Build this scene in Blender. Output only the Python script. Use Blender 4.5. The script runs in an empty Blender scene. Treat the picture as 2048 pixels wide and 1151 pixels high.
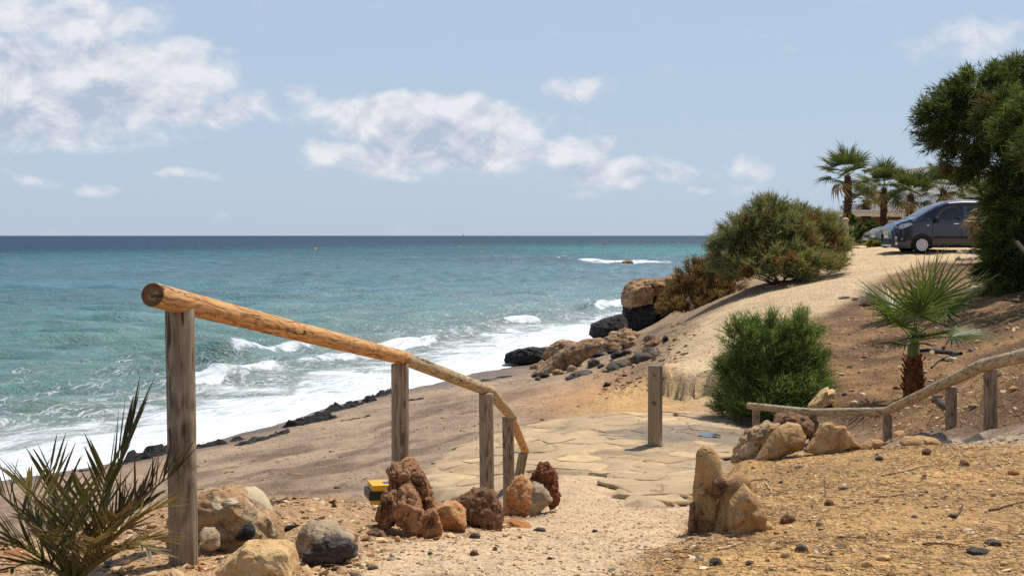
import bpy, bmesh, math, random
import numpy as np
from mathutils import Vector, Matrix

# ------------------------------------------------------------------ camera, world, sun, exposure
scene = bpy.context.scene
COL = scene.collection
F = 2844.0                                   # focal length in photo pixels (2048 wide)
CAM = np.array([0.0, 0.0, 5.0])              # 5 m above the sea
PITCH = math.atan((575.5 - 471.0) / F)
cam_data = bpy.data.cameras.new("camera")
cam_data.sensor_width = 36.0
cam_data.lens = F / 2048.0 * 36.0
cam_data.clip_start = 0.05
cam_data.clip_end = 120000.0
cam = bpy.data.objects.new("camera", cam_data)
COL.objects.link(cam)
cam.location = CAM
cam.rotation_euler = (math.pi / 2 - PITCH, 0, 0)
scene.camera = cam

SUN_EL, SUN_AZ = math.radians(62), math.radians(40)     # azimuth to the right of the view axis (+Y)
world = bpy.data.worlds.new("World")
scene.world = world
world.use_nodes = True
sun_data = bpy.data.lights.new("sun", 'SUN')
sun_data.energy = 5.0
sun_data.angle = math.radians(0.5)
sun_data.color = (1.0, 0.955, 0.88)
sun = bpy.data.objects.new("sun", sun_data)
COL.objects.link(sun)
to_sun = Vector((math.cos(SUN_EL) * math.sin(SUN_AZ), math.cos(SUN_EL) * math.cos(SUN_AZ), math.sin(SUN_EL)))
sun.rotation_euler = to_sun.to_track_quat('Z', 'Y').to_euler()
sun.location = (20, 30, 60)
scene.view_settings.view_transform = 'Standard'
scene.view_settings.look = 'None'
scene.view_settings.gamma = 1.0
scene.view_settings.exposure = 0.0
scene.view_settings.use_curve_mapping = False
scene.render.engine = 'CYCLES'
scene.cycles.use_denoising = False
scene.cycles.max_bounces = 6
scene.cycles.sample_clamp_direct = 3.0
scene.cycles.sample_clamp_indirect = 4.0
scene.cycles.transparent_max_bounces = 8


class NT:
    """small helper to wire node trees"""
    def __init__(self, tree):
        self.t = tree
        tree.nodes.clear()

    def n(self, typ, **kw):
        node = self.t.nodes.new(typ)
        ins = kw.pop('ins', {})
        for k, v in kw.items():
            setattr(node, k, v)
        for k, v in ins.items():
            self.set(node.inputs[k], v)
        return node

    def set(self, sock, v):
        if isinstance(v, bpy.types.NodeSocket):
            self.t.links.new(v, sock)
        elif isinstance(v, bpy.types.Node):
            self.t.links.new(v.outputs[0], sock)
        else:
            if isinstance(v, (tuple, list)) and len(v) == 3 and len(sock.default_value) == 4:
                v = (*v, 1.0)
            sock.default_value = v

    def math(self, op, a, b=None, c=None, clamp=False):
        node = self.t.nodes.new('ShaderNodeMath')
        node.operation = op
        node.use_clamp = clamp
        for i, v in enumerate((a, b, c)):
            if v is not None:
                self.set(node.inputs[i], v)
        return node.outputs[0]

    def vmath(self, op, a, b=None):
        node = self.t.nodes.new('ShaderNodeVectorMath')
        node.operation = op
        for i, v in enumerate((a, b)):
            if v is not None:
                self.set(node.inputs[i], v)
        return node.outputs[0]

    def mix(self, fac, a, b, blend='MIX'):
        node = self.t.nodes.new('ShaderNodeMix')
        node.data_type = 'RGBA'
        node.blend_type = blend
        self.set(node.inputs[0], fac)
        self.set(node.inputs[6], a)
        self.set(node.inputs[7], b)
        return node.outputs[2]

    def noise(self, vec, scale, detail=4, rough=0.55, dist=0.0, color=False):
        node = self.t.nodes.new('ShaderNodeTexNoise')
        self.set(node.inputs['Vector'], vec)
        self.set(node.inputs['Scale'], scale)
        node.inputs['Detail'].default_value = detail
        node.inputs['Roughness'].default_value = rough
        node.inputs['Distortion'].default_value = dist
        return node.outputs[1 if color else 0]

    def ramp(self, fac, stops, interp='LINEAR'):
        node = self.t.nodes.new('ShaderNodeValToRGB')
        node.color_ramp.interpolation = interp
        els = node.color_ramp.elements
        while len(els) < len(stops):
            els.new(0.5)
        for e, (p, c) in zip(els, stops):
            e.position = p
            e.color = (c, c, c, 1) if isinstance(c, (int, float)) else (*c, 1)
        self.set(node.inputs[0], fac)
        return node.outputs[0]

    def smooth(self, v, lo, hi):
        node = self.t.nodes.new('ShaderNodeMapRange')
        node.interpolation_type = 'SMOOTHSTEP'
        for i, q in enumerate((v, lo, hi, 0.0, 1.0)):
            self.set(node.inputs[i], q)
        return node.outputs[0]

    def mapping(self, vec, scale=(1, 1, 1), rot=(0, 0, 0), loc=(0, 0, 0)):
        node = self.t.nodes.new('ShaderNodeMapping')
        self.set(node.inputs['Vector'], vec)
        node.inputs['Scale'].default_value = scale
        node.inputs['Rotation'].default_value = rot
        node.inputs['Location'].default_value = loc
        return node.outputs[0]


# --- sky: Nishita plus cumulus that is laid out by compass direction and elevation
def build_world():
    T = NT(world.node_tree)
    sky = T.n('ShaderNodeTexSky', sky_type='NISHITA')
    sky.sun_disc = False
    sky.sun_elevation = SUN_EL
    sky.sun_rotation = SUN_AZ
    sky.altitude = 0
    sky.air_density = 1.0
    sky.dust_density = 0.6
    sky.ozone_density = 3.0
    tc = T.n('ShaderNodeTexCoord')
    sep = T.n('ShaderNodeSeparateXYZ', ins={0: tc.outputs['Generated']})
    az = T.math('ARCTAN2', sep.outputs[0], sep.outputs[1])
    el = T.math('ARCSINE', sep.outputs[2])
    dirv = T.n('ShaderNodeCombineXYZ', ins={0: az, 1: el, 2: 0.0}).outputs[0]
    # cumulus: (u, v, ru, rv, strength) as seen in the photograph, turned into azimuth and elevation
    blobs = [(60, 55, 170, 40, .9), (190, 62, 120, 34, .85), (30, 190, 230, 85, 1.2), (255, 165, 160, 58, 1.35), (300, 212, 125, 36, 1.05),
             (130, 272, 190, 32, .72), (480, 222, 62, 28, .86), (620, 200, 36, 18, .6), (650, 308, 44, 24, .85), (380, 95, 80, 12, .5),
             (860, 245, 170, 42, 1.45), (960, 268, 105, 44, 1.2), (880, 312, 215, 32, 1.0), (1150, 312, 64, 26, 1.15), (1240, 348, 120, 24, .8),
             (1160, 378, 42, 11, .55), (1390, 380, 22, 9, .58), (1495, 335, 42, 18, .75), (1475, 368, 34, 14, .68), (1140, 178, 60, 20, .66),
             (370, 352, 50, 11, .6), (90, 366, 38, 10, .6), (200, 375, 40, 9, .52), (1960, 95, 120, 36, .5)]
    wn = T.noise(dirv, 16, 3, 0.55, color=True)
    warp_ = T.n('ShaderNodeVectorMath', operation='MULTIPLY_ADD', ins={0: wn, 1: (.05, .03, 0), 2: dirv}).outputs[0]
    warp_ = T.vmath('SUBTRACT', warp_, (.025, .015, 0))

    def field(items, k):
        acc = None
        for (u, v, ru, rv, s) in items:
            ca, ce = math.atan((u - 1024) / F), math.atan((471 - v) / F)
            sx, sy = F / (ru * k), F / (rv * k)
            q = T.n('ShaderNodeVectorMath', operation='MULTIPLY_ADD', ins={0: warp_, 1: (sx, sy, 0), 2: (-ca * sx, -ce * sy, 0)})
            r2 = T.n('ShaderNodeVectorMath', operation='DOT_PRODUCT', ins={0: q.outputs[0], 1: q.outputs[0]}).outputs['Value']
            val = T.math('MULTIPLY_ADD', r2, -.5 * s, s)
            acc = val if acc is None else T.math('SMOOTH_MAX', acc, val, .25)
        return T.math('MAXIMUM', acc, 0.0)
    acc = field(blobs, 1.14)
    base = field([(120, 235, 230, 40, 1.0), (60, 120, 110, 26, .8), (850, 292, 110, 34, 1.25), (1170, 350, 80, 16, .8), (860, 340, 240, 14, .6)], 1.2)
    # the same sort of scattered cumulus goes on all round and higher up
    wide = T.noise(T.mapping(tc.outputs['Generated'], (1, 1, 2.2)), 3.0, 4, 0.5)
    rest = T.math('MAXIMUM', T.smooth(T.math('ABSOLUTE', az), 0.42, 0.62), T.smooth(el, 0.20, 0.34))
    acc = T.math('MAXIMUM', acc, T.math('MULTIPLY', T.smooth(wide, 0.50, 0.68), T.math('MULTIPLY', rest, .6)))
    f1 = T.noise(T.mapping(dirv, (1, 1.35, 1)), 30, 7, 0.60, 0.4)
    f2 = T.noise(T.mapping(dirv, (1, 1.35, 1), loc=(-.004, .014, 0)), 30, 4, 0.60, 0.4)
    den = T.math('MULTIPLY_ADD', T.math('SUBTRACT', f1, 0.54), 1.6, acc)
    cover = T.smooth(den, 0.06, 0.86)
    shade = T.math('MULTIPLY_ADD', T.math('SUBTRACT', f1, f2), 2.6, .80)
    shade = T.math('SUBTRACT', shade, T.math('MULTIPLY', base, T.math('MULTIPLY_ADD', f2, 1.2, -.05)), clamp=True)
    ccol = T.mix(shade, CLOUD_DARK, CLOUD_LIGHT)
    tint = T.mix(T.math('MULTIPLY_ADD', T.smooth(el, .17, .75), -.72, HAZE_MIX), sky.outputs[0], HAZE_COL)      # summer haze lies low
    col = T.mix(T.math('MULTIPLY', cover, 0.90), tint, ccol)
    bg = T.n('ShaderNodeBackground', ins={0: col, 1: 0.1})
    T.n('ShaderNodeOutputWorld', ins={0: bg})
    world.cycles.sampling_method = 'MANUAL'
    world.cycles.sample_map_resolution = 512


CLOUD_DARK, CLOUD_LIGHT = (4.7, 5.4, 6.7), (8.5, 8.6, 8.8)
HAZE_MIX, HAZE_COL = 0.82, (4.75, 5.9, 7.55)
build_world()

# ------------------------------------------------------------------ numpy noise
_rng = np.random.default_rng(7)
_perm = np.concatenate([_rng.permutation(256)] * 3).astype(np.int64)
_grad = _rng.normal(size=(256, 3))
_grad /= np.linalg.norm(_grad, axis=1)[:, None]


def pn(p):
    """Perlin noise at points p (n,3), about -0.7..0.7"""
    p = np.asarray(p, float)
    i = np.floor(p).astype(np.int64)
    f = p - i
    u = f * f * f * (f * (f * 6 - 15) + 10)
    i &= 255
    out = 0
    for dx in (0, 1):
        wx = u[:, 0] if dx else 1 - u[:, 0]
        hx = _perm[i[:, 0] + dx]
        for dy in (0, 1):
            wy = u[:, 1] if dy else 1 - u[:, 1]
            hy = _perm[hx + i[:, 1] + dy]
            for dz in (0, 1):
                wz = u[:, 2] if dz else 1 - u[:, 2]
                h = _perm[hy + i[:, 2] + dz]
                gdot = (_grad[h, 0] * (f[:, 0] - dx) + _grad[h, 1] * (f[:, 1] - dy) + _grad[h, 2] * (f[:, 2] - dz))
                out = out + wx * wy * wz * gdot
    return out


def fbm(p, octaves=4, gain=0.5, lac=2.03):
    p = np.asarray(p, float)
    a, s = 1.0, 0.0
    for k in range(octaves):
        s = s + a * pn(p + 17.3 * k)
        p = p * lac
        a *= gain
    return s


def xyz(x, y, z=0.0):
    x, y, z = np.broadcast_arrays(np.asarray(x, float), np.asarray(y, float), np.asarray(z, float))
    return np.stack([x.ravel(), y.ravel(), z.ravel()], 1)


def sstep(v, lo, hi):
    t = np.clip((v - lo) / (hi - lo), 0, 1)
    return t * t * (3 - 2 * t)


# ------------------------------------------------------------------ photo pixel -> ray
def ray(u, v):
    cp, sp = math.cos(PITCH), math.sin(PITCH)
    a, b = (u - 1024) / F, (575.5 - v) / F
    return np.array([a, cp + b * sp, -sp + b * cp])


def P(u, v, d):
    r = ray(u, v)
    return CAM + r * (d / r[1])


def Pz(u, v, z):
    r = ray(u, v)
    return CAM + r * ((z - CAM[2]) / r[2])


# ------------------------------------------------------------------ shape of the land
ctrl = []
# sandy ramp
for u, v, d in [(1150, 1110, 5.95), (1150, 1060, 7.6), (1150, 1020, 10), (1150, 995, 12.2), (1150, 975, 14.8), (1150, 955, 17),
                (1250, 1060, 7.7), (1000, 1110, 5.95), (1330, 1050, 8.2), (1330, 1012, 12.8), (1390, 1000, 13.2), (1380, 960, 16.6),
                # mound on the right
                (1700, 905, 9.2), (1600, 915, 9.2), (1490, 925, 9.5), (1800, 893, 9.2), (1900, 890, 9.3), (1500, 1000, 7.6), (1700, 1000, 7.2), (1900, 1000, 7.0),
                (2000, 1100, 5.6), (1600, 1100, 5.8), (1420, 1088, 6.3), (1850, 930, 8.4), (2048, 930, 8.3),
                # right hand path and its fence
                (1512, 866, 22.8), (1625, 882, 20.7), (1775, 880, 18.5), (1902, 860, 14.4), (1980, 858, 12.4), (2000, 876, 11.3), (2100, 868, 10.6), (2250, 900, 8.5),
                # left edge of the path
                (600, 1000, 8.0), (700, 1003, 8.2), (480, 1118, 6.0), (650, 1108, 6.2), (300, 1140, 5.7), (100, 1148, 5.6), (30, 1098, 6.2), (250, 1068, 6.8), (430, 1010, 7.3),
                (830, 1068, 7.3), (960, 1052, 8.0), (1050, 1035, 9.0), (1095, 1006, 11.2), (0, 1151, 5.5), (-150, 1140, 5.7),
                # hillside, bank and track
                (1340, 737, 28), (1340, 700, 34), (1340, 660, 44), (1345, 640, 50), (1310, 690, 40), (1280, 720, 38), (1250, 700, 48), (1220, 680, 56),
                (1400, 800, 25.6), (1400, 745, 26.9), (1350, 790, 26.4), (1440, 812, 24.8), (1450, 760, 25.8),
                (1450, 690, 30.5), (1500, 640, 35), (1550, 600, 40), (1600, 572, 44.5), (1650, 555, 47), (1700, 530, 50), (1750, 512, 52), (1845, 505, 52), (1950, 505, 52), (2100, 505, 52),
                (1800, 497, 62), (1500, 575, 47), (1440, 604, 47), (1600, 547, 52), (1680, 503, 58), (1380, 625, 52),
                (1600, 700, 29), (1640, 640, 34), (1700, 600, 37.5), (1750, 550, 43), (1725, 690, 28.5), (1825, 785, 23), (1700, 760, 24), (1650, 805, 22.5), (1900, 700, 26), (1900, 600, 34),
                (1950, 650, 28), (2048, 640, 26), (2048, 700, 20), (2000, 780, 16), (1950, 800, 17), (2048, 560, 34), (1950, 540, 42), (2150, 600, 28), (2150, 700, 16), (2300, 800, 9), (2300, 600, 22),
                (1320, 657, 52), (1300, 666, 54), (1270, 674, 55), (1311, 657, 60), (1280, 667, 60), (1342, 642, 60), (1342, 648, 65), (1300, 662, 65), (1365, 612, 63), (1345, 577, 75), (1300, 656, 70), (1400, 570, 66)]:
    ctrl.append(P(u, v, d))
# landing, beach sand, shoreline: known heights above the sea
for u, v, z in [(1050, 930, 2.0), (1200, 930, 2.0), (1250, 870, 2.0), (1400, 850, 2.0), (1400, 890, 2.0), (1150, 860, 1.95), (1050, 880, 1.92), (950, 930, 1.88), (850, 990, 1.88), (900, 960, 1.88), (1300, 835, 2.0),
                (700, 960, 1.7), (600, 985, 1.72), (400, 985, 1.6), (850, 900, 1.65), (700, 900, 1.3), (500, 930, 1.1), (300, 960, 1.0), (100, 1000, .8), (0, 1050, 1.0), (150, 1080, 1.3), (300, 1050, 1.4),
                (700, 840, .55), (900, 800, .9), (900, 850, 1.4), (1000, 760, .75), (1000, 830, 1.55), (1100, 800, 1.5), (1200, 790, 1.7), (1100, 760, 1.1), (1250, 830, 1.95), (1150, 740, .9), (1250, 770, 1.6), (1180, 700, .5),
                (-200, 1040, .5), (-300, 1130, 1.0)]:
    ctrl.append(Pz(u, v, z))
SHORE = [Pz(u, v, 0.0)[:2] for u, v in [(-400, 1010), (0, 957), (200, 926), (390, 886), (560, 842), (700, 800), (820, 771), (900, 748), (1010, 722), (1090, 692), (1180, 662)]]
SHORE = [np.array([-24.0, -12.0])] + SHORE + [np.array([7.3, 79.0]), np.array([11.5, 92.0]), np.array([20.0, 108.0]), np.array([40.0, 125.0]), np.array([150.0, 160.0])]
SHORE = np.array(SHORE)
for i, s in enumerate(SHORE):
    a, b = SHORE[max(i - 1, 0)], SHORE[min(i + 1, len(SHORE) - 1)]
    t = (b - a) / np.linalg.norm(b - a)
    n = np.array([-t[1], t[0]])
    for off, z in ((0, 0.0), (4, -.35), (12, -1.2), (40, -4.0)):
        q = s + n * off
        ctrl.append(np.array([q[0], q[1], z]))
ctrl += [np.array(c, float) for c in [(2.9, 13, 2.75), (3.3, 16, 2.3), (4.0, 18, 2.1), (3.5, 11.5, 3.1), (2.0, 12, 2.6), (1.9, 15, 2.15), (4.4, 12.6, 3.2), (2.9, 19.5, 2.03),
         (-1.3, 10.5, 2.6), (-1.0, 12.5, 2.1), (-2.5, 9, 2.9), (-2.8, 11, 2.2), (-4, 9.5, 2.3), (-1.7, 14.5, 1.75), (-.75, 9.5, 3.0), (-.21, 11.6, 2.7), (-.03, 14.2, 2.25), (.1, 17.5, 2.0), (-4.5, 7.5, 2.9), (-7, 6, 2.2), (-10, 3, 1.6),
         (0, 0, 3.66), (0, 4, 3.68), (-2, 2, 3.68), (2.5, 3, 3.74), (5, 0, 3.8), (-5, -3, 3.5), (5, -5, 3.9), (0, -5, 3.7), (-9, -5, 2.6), (8, 4, 4.0), (14, -4, 4.2), (14, 8, 4.2),
         (20, 20, 4.3), (20, 40, 4.5), (30, 60, 4.45), (40, 30, 4.8), (22, 62, 4.42), (18, 75, 4.4), (26, 85, 4.4), (45, 90, 4.4), (60, 120, 4.4), (24, 95, 3.9), (70, 60, 4.8), (100, 120, 4.6), (15.5, 66, 4.35), (12.5, 72, 3.6), (60, 0, 5), (10.8, 80, 2.8), (14, 88, 2.3)]]
ctrl = np.array(ctrl)


def warp(x, y):
    return np.stack([10 * x / (y + 14), 10 * np.log(np.maximum(y + 14, .5))], -1)


_cw = warp(ctrl[:, 0], ctrl[:, 1])


def _kern(r2):
    return np.where(r2 > 1e-12, 0.5 * r2 * np.log(np.maximum(r2, 1e-12)), 0.0)


_n = len(ctrl)
_A = np.zeros((_n + 3, _n + 3))
_A[:_n, :_n] = _kern(((_cw[:, None] - _cw[None]) ** 2).sum(-1)) + np.eye(_n) * 0.004
_A[:_n, _n] = 1
_A[:_n, _n + 1:] = _cw
_A[_n, :_n] = 1
_A[_n + 1:, :_n] = _cw.T
_w = np.linalg.solve(_A, np.concatenate([ctrl[:, 2], np.zeros(3)]))


def polydist(x, y, poly, signed=True):
    """distance to an open polyline, positive on its left"""
    best = np.full(x.shape, 1e9)
    sg = np.ones(x.shape)
    for a, b in zip(poly[:-1], poly[1:]):
        d = b - a
        L2 = (d ** 2).sum()
        t = np.clip(((x - a[0]) * d[0] + (y - a[1]) * d[1]) / L2, 0, 1)
        ex, ey = x - (a[0] + t * d[0]), y - (a[1] + t * d[1])
        dist = np.hypot(ex, ey)
        m = dist < best
        best = np.where(m, dist, best)
        sg = np.where(m, np.sign(d[0] * ey - d[1] * ex), sg)
    return best * sg if signed else best


def inpoly(x, y, poly):
    """signed distance to a closed polygon, positive inside"""
    poly = np.asarray(poly)
    q = np.concatenate([poly, poly[:1]])
    best = polydist(x, y, q, False)
    ins = np.zeros(x.shape, bool)
    for (ax, ay), (bx, by) in zip(q[:-1], q[1:]):
        c = (ay > y) != (by > y)
        with np.errstate(divide='ignore', invalid='ignore'):
            xi = ax + (y - ay) * (bx - ax) / (by - ay)
        ins ^= c & (x < xi)
    return np.where(ins, best, -best)


def base_h(x, y):
    x = np.asarray(x, float)
    y = np.asarray(y, float)
    sh = x.shape
    w = warp(x.ravel(), y.ravel())
    out = np.empty(len(w))
    for i in range(0, len(w), 40000):
        c = w[i:i + 40000]
        r2 = ((c[:, None, :] - _cw[None]) ** 2).sum(-1)
        out[i:i + 40000] = _kern(r2) @ _w[:_n] + _w[_n] + c @ _w[_n + 1:]
    return out.reshape(sh)


# eroded bank at the end of the landing: the spline's soft rise is sharpened into a scarp
BANK = np.array([P(1318, 772, 27.6)[:2], P(1345, 770, 27.0)[:2], P(1375, 775, 26.4)[:2], P(1410, 780, 26.2)[:2], P(1450, 790, 25.6)[:2], P(1490, 795, 25.2)[:2]])
MOUND_EDGE = np.array([(.80, 5.6), (.95, 6.75), (1.22, 8.0), (1.55, 9.75), (2.0, 11.2), (2.9, 14.5), (3.6, 18.5)])
PIT = np.array([P(1724, 690, 28.8)[:2], P(1800, 686, 28.8)[:2]])


def height(x, y, detail=True):
    x = np.asarray(x, float)
    y = np.asarray(y, float)
    z = base_h(x, y)
    z = np.clip(z, -6, 6)
    # the bank of the mound falls off steeply on the side of the path and landing
    k = sstep(polydist(x, y, MOUND_EDGE), -.05, .28) * sstep(x, .15, .5) * sstep(y, 6.4, 7.4) * sstep(y, 21, 18)
    if (k > 0).any():
        prof = np.interp(y, [5.95, 7.6, 10, 12.2, 14.8, 17, 18, 30], [3.66, 3.40, 3.02, 2.70, 2.34, 2.09, 2.0, 2.0])
        z = z + (np.minimum(z, prof) - z) * k
    # scarp
    near = (y > 20) & (y < 34)
    if near.any():
        jag = fbm(xyz(x * 2.2, y * 2.2), 3).reshape(x.shape) * 0.30
        sd = polydist(x, y, BANK)
        end = sstep(polydist(x, y, BANK, False), 4.0, 0.5)
        st = sstep(sd + jag, -0.10, 0.14) - sstep(sd, -1.0, 1.0)
        z = z + np.where(near, 0.46 * st * end, 0)
        # small cave-like hole in the hillside: a pit whose back wall is sheer
        c = PIT.mean(0)
        px, py = x - c[0], y - c[1]
        wj = fbm(xyz(x * 4, y * 4, 3), 2).reshape(x.shape) * 0.12
        ins = sstep(np.abs(px) + wj, .42, .30) * sstep(py + wj * .6, .10, .04) * sstep(py, -1.5, -.1)
        z = z - np.where(near, 0.42 * ins, 0)
    if detail:
        amp = np.where(y < 12, 0.035, 0.06)
        z = z + amp * fbm(xyz(x * 1.1, y * 1.1, 5), 4).reshape(x.shape) * sstep(z, 0.0, 0.6)
        z = z + np.where(y > 26, .055, 0) * fbm(xyz(x * 2.4, y * 1.2, 8), 4).reshape(x.shape) * sstep(z, .5, 1.2) * sstep(y, 48, 40)
        z = z + np.where(y < 12, .010, .020) * fbm(xyz(x * 6, y * 4, 2), 3).reshape(x.shape) * sstep(z, 0.05, .3)
    return z


def hz(x, y):
    return float(height(np.array([float(x)]), np.array([float(y)]))[0])


def at(u, v, dmin=3.0, dmax=110.0):
    """first point where the ray through photo pixel (u, v) meets the land"""
    r = ray(u, v)
    r = r / r[1]
    d = np.exp(np.linspace(math.log(dmin), math.log(dmax), 900))
    g = CAM[2] + r[2] * d - height(r[0] * d, d)
    k = np.argmax(g < 0) if (g < 0).any() else len(d) - 1
    k = max(k, 1)
    a, b = d[k - 1], d[k]
    t = g[k - 1] / (g[k - 1] - g[k] + 1e-9)
    dd = a + (b - a) * min(max(t, 0), 1)
    q = CAM + r * dd
    q[2] = hz(q[0], q[1])
    return q
# ------------------------------------------------------------------ object helpers
def link(o, parent=None):
    COL.objects.link(o)
    if parent is not None:
        o.parent = parent
    return o


def tag(o, label=None, cat=None, group=None, kind=None):
    if label:
        o["label"] = label
    if cat:
        o["category"] = cat
    if group:
        o["group"] = group
    if kind:
        o["kind"] = kind
    return o


def thing(name, label, cat, loc=(0, 0, 0), rz=0.0, group=None):
    o = bpy.data.objects.new(name, None)
    o.empty_display_size = 0.2
    link(o)
    o.location = loc
    o.rotation_euler = (0, 0, rz)
    return tag(o, label, cat, group)


def mesh_obj(name, verts, faces, mat, parent=None, smooth=True, colors=None, attrs=None, loc=None):
    me = bpy.data.meshes.new(name)
    verts = np.asarray(verts, np.float32)
    if isinstance(faces, np.ndarray):
        nf, k = faces.shape
        me.vertices.add(len(verts))
        me.vertices.foreach_set('co', verts.ravel())
        me.loops.add(nf * k)
        me.loops.foreach_set('vertex_index', faces.astype(np.int32).ravel())
        me.polygons.add(nf)
        me.polygons.foreach_set('loop_start', np.arange(0, nf * k, k, dtype=np.int32))
        me.update(calc_edges=True)
    else:
        me.from_pydata(verts.tolist(), [], faces)
    if colors is not None:
        ca = me.color_attributes.new('Col', 'FLOAT_COLOR', 'POINT')
        c = np.ones((len(verts), 4), np.float32)
        c[:, :3] = colors
        ca.data.foreach_set('color', c.ravel())
    for k, v in (attrs or {}).items():
        at_ = me.attributes.new(k, 'FLOAT', 'POINT')
        at_.data.foreach_set('value', np.asarray(v, np.float32).ravel())
    if mat is not None:
        me.materials.append(mat)
    me.polygons.foreach_set('use_smooth', np.full(len(me.polygons), smooth))
    me.update()
    o = bpy.data.objects.new(name, me)
    link(o, parent)
    if loc is not None:
        o.location = loc
    return o


def grid_faces(nr, nc, wrap=False):
    r = np.arange(nr - 1)[:, None]
    c = np.arange(nc if wrap else nc - 1)[None]
    c2 = (c + 1) % nc
    return np.stack([r * nc + c, r * nc + c2, (r + 1) * nc + c2, (r + 1) * nc + c], -1).reshape(-1, 4)


def srgb(r, g, b):
    f = lambda c: (c / 255 / 12.92) if c / 255 <= 0.04045 else ((c / 255 + 0.055) / 1.055) ** 2.4
    return (f(r), f(g), f(b))


def new_mat(name):
    m = bpy.data.materials.new(name)
    m.use_nodes = True
    return m, NT(m.node_tree)


def finish(T, bsdf):
    T.n('ShaderNodeOutputMaterial', ins={0: bsdf.outputs[0] if isinstance(bsdf, bpy.types.Node) else bsdf})


def bump(T, h, dist=0.02, strength=1.0):
    return T.n('ShaderNodeBump', ins={'Height': h, 'Distance': dist, 'Strength': strength}).outputs[0]


# ------------------------------------------------------------------ ground
def mat_ground():
    m, T = new_mat("ground_soil")
    geo = T.n('ShaderNodeNewGeometry')
    pos = geo.outputs['Position']
    col = T.n('ShaderNodeVertexColor', layer_name='Col').outputs[0]
    grit = T.n('ShaderNodeAttribute', attribute_name='grit').outputs['Fac']
    wet = T.n('ShaderNodeAttribute', attribute_name='wet').outputs['Fac']
    litter = T.n('ShaderNodeAttribute', attribute_name='litter').outputs['Fac']
    n1 = T.noise(pos, 2.3, 6, 0.6)
    n2 = T.noise(pos, 21, 5, 0.65)
    n4 = T.noise(T.mapping(pos, (1.5, .9, 1), (0, 0, .3)), 5.5, 4, .6, .4)
    n3 = T.noise(pos, 140, 3, 0.6)
    v = T.math('ADD', T.math('MULTIPLY', n1, 0.65), T.math('ADD', T.math('MULTIPLY', n2, 0.75), T.math('MULTIPLY', n3, 0.6)))
    c = T.mix(1.0, col, T.n('ShaderNodeCombineColor', ins={0: T.math('ADD', v, .02), 1: T.math('ADD', v, .01), 2: T.math('ADD', v, .0)}).outputs[0], 'MULTIPLY')
    # sand grains and small chips of stone
    vor = T.n('ShaderNodeTexVoronoi', ins={'Vector': pos, 'Scale': 85.0})
    sepc = T.n('ShaderNodeSeparateColor', ins={0: vor.outputs['Color']})
    chip = T.math('MULTIPLY', T.math('LESS_THAN', vor.outputs['Distance'], 0.42), T.math('GREATER_THAN', sepc.outputs[0], 0.55))
    chipcol = T.ramp(sepc.outputs[1], [(0, srgb(90, 82, 78)), (.3, srgb(150, 118, 88)), (.6, srgb(214, 190, 152)), (.85, srgb(230, 216, 190)), (1, srgb(176, 120, 74))])
    c = T.mix(T.math('MULTIPLY', chip, T.math('MULTIPLY', grit, 0.75)), c, chipcol)
    vor2 = T.n('ShaderNodeTexVoronoi', ins={'Vector': pos, 'Scale': 24.0})
    sep2 = T.n('ShaderNodeSeparateColor', ins={0: vor2.outputs['Color']})
    chip2 = T.math('MULTIPLY', T.math('LESS_THAN', vor2.outputs['Distance'], 0.33), T.math('GREATER_THAN', sep2.outputs[0], 0.72))
    c = T.mix(T.math('MULTIPLY', chip2, T.math('MULTIPLY', grit, 0.6)), c, T.ramp(sep2.outputs[1], [(0, srgb(84, 74, 70)), (.5, srgb(176, 140, 100)), (1, srgb(226, 204, 168))]))
    # dry plant litter: short brown and straw coloured fibres
    st = T.mapping(pos, (90, 14, 60), (0, 0, .7))
    st2 = T.mapping(pos, (14, 80, 60), (0, 0, .3))
    fib = T.math('MAXIMUM', T.noise(st, 1.0, 3, .6, .6), T.noise(st2, 1.0, 3, .6, .6))
    patch = T.smooth(T.noise(pos, 1.7, 5, .6), .38, .62)
    lm = T.math('MULTIPLY', T.math('MULTIPLY', T.smooth(fib, .52, .66), litter), T.math('ADD', T.math('MULTIPLY', patch, .75), .25))
    c = T.mix(lm, c, T.ramp(T.noise(pos, 37, 3, .7), [(.3, srgb(64, 44, 30)), (.5, srgb(112, 78, 48)), (.72, srgb(204, 168, 112))]))
    c = T.mix(wet, c, T.mix(1.0, c, (.42, .40, .40), 'MULTIPLY'))
    h = T.math('ADD', T.math('MULTIPLY', n2, .55), T.math('ADD', T.math('MULTIPLY', n3, .18), T.math('ADD', T.math('MULTIPLY', chip, T.math('MULTIPLY', grit, .16)), T.math('MULTIPLY', chip2, T.math('MULTIPLY', grit, .3)))))
    h = T.math('ADD', T.math('ADD', h, T.math('MULTIPLY', lm, .35)), T.math('MULTIPLY', n4, 1.5))
    b = bump(T, h, 0.055, 1.0)
    rough = T.math('SUBTRACT', 0.95, T.math('MULTIPLY', wet, 0.5))
    bs = T.n('ShaderNodeBsdfPrincipled', ins={'Base Color': c, 'Roughness': rough, 'Normal': b, 'Specular IOR Level': 0.25})
    finish(T, bs)
    return m


def uvpoly(pts, **k):
    return np.array([at(u, v, **k)[:2] for u, v in pts])


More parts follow.
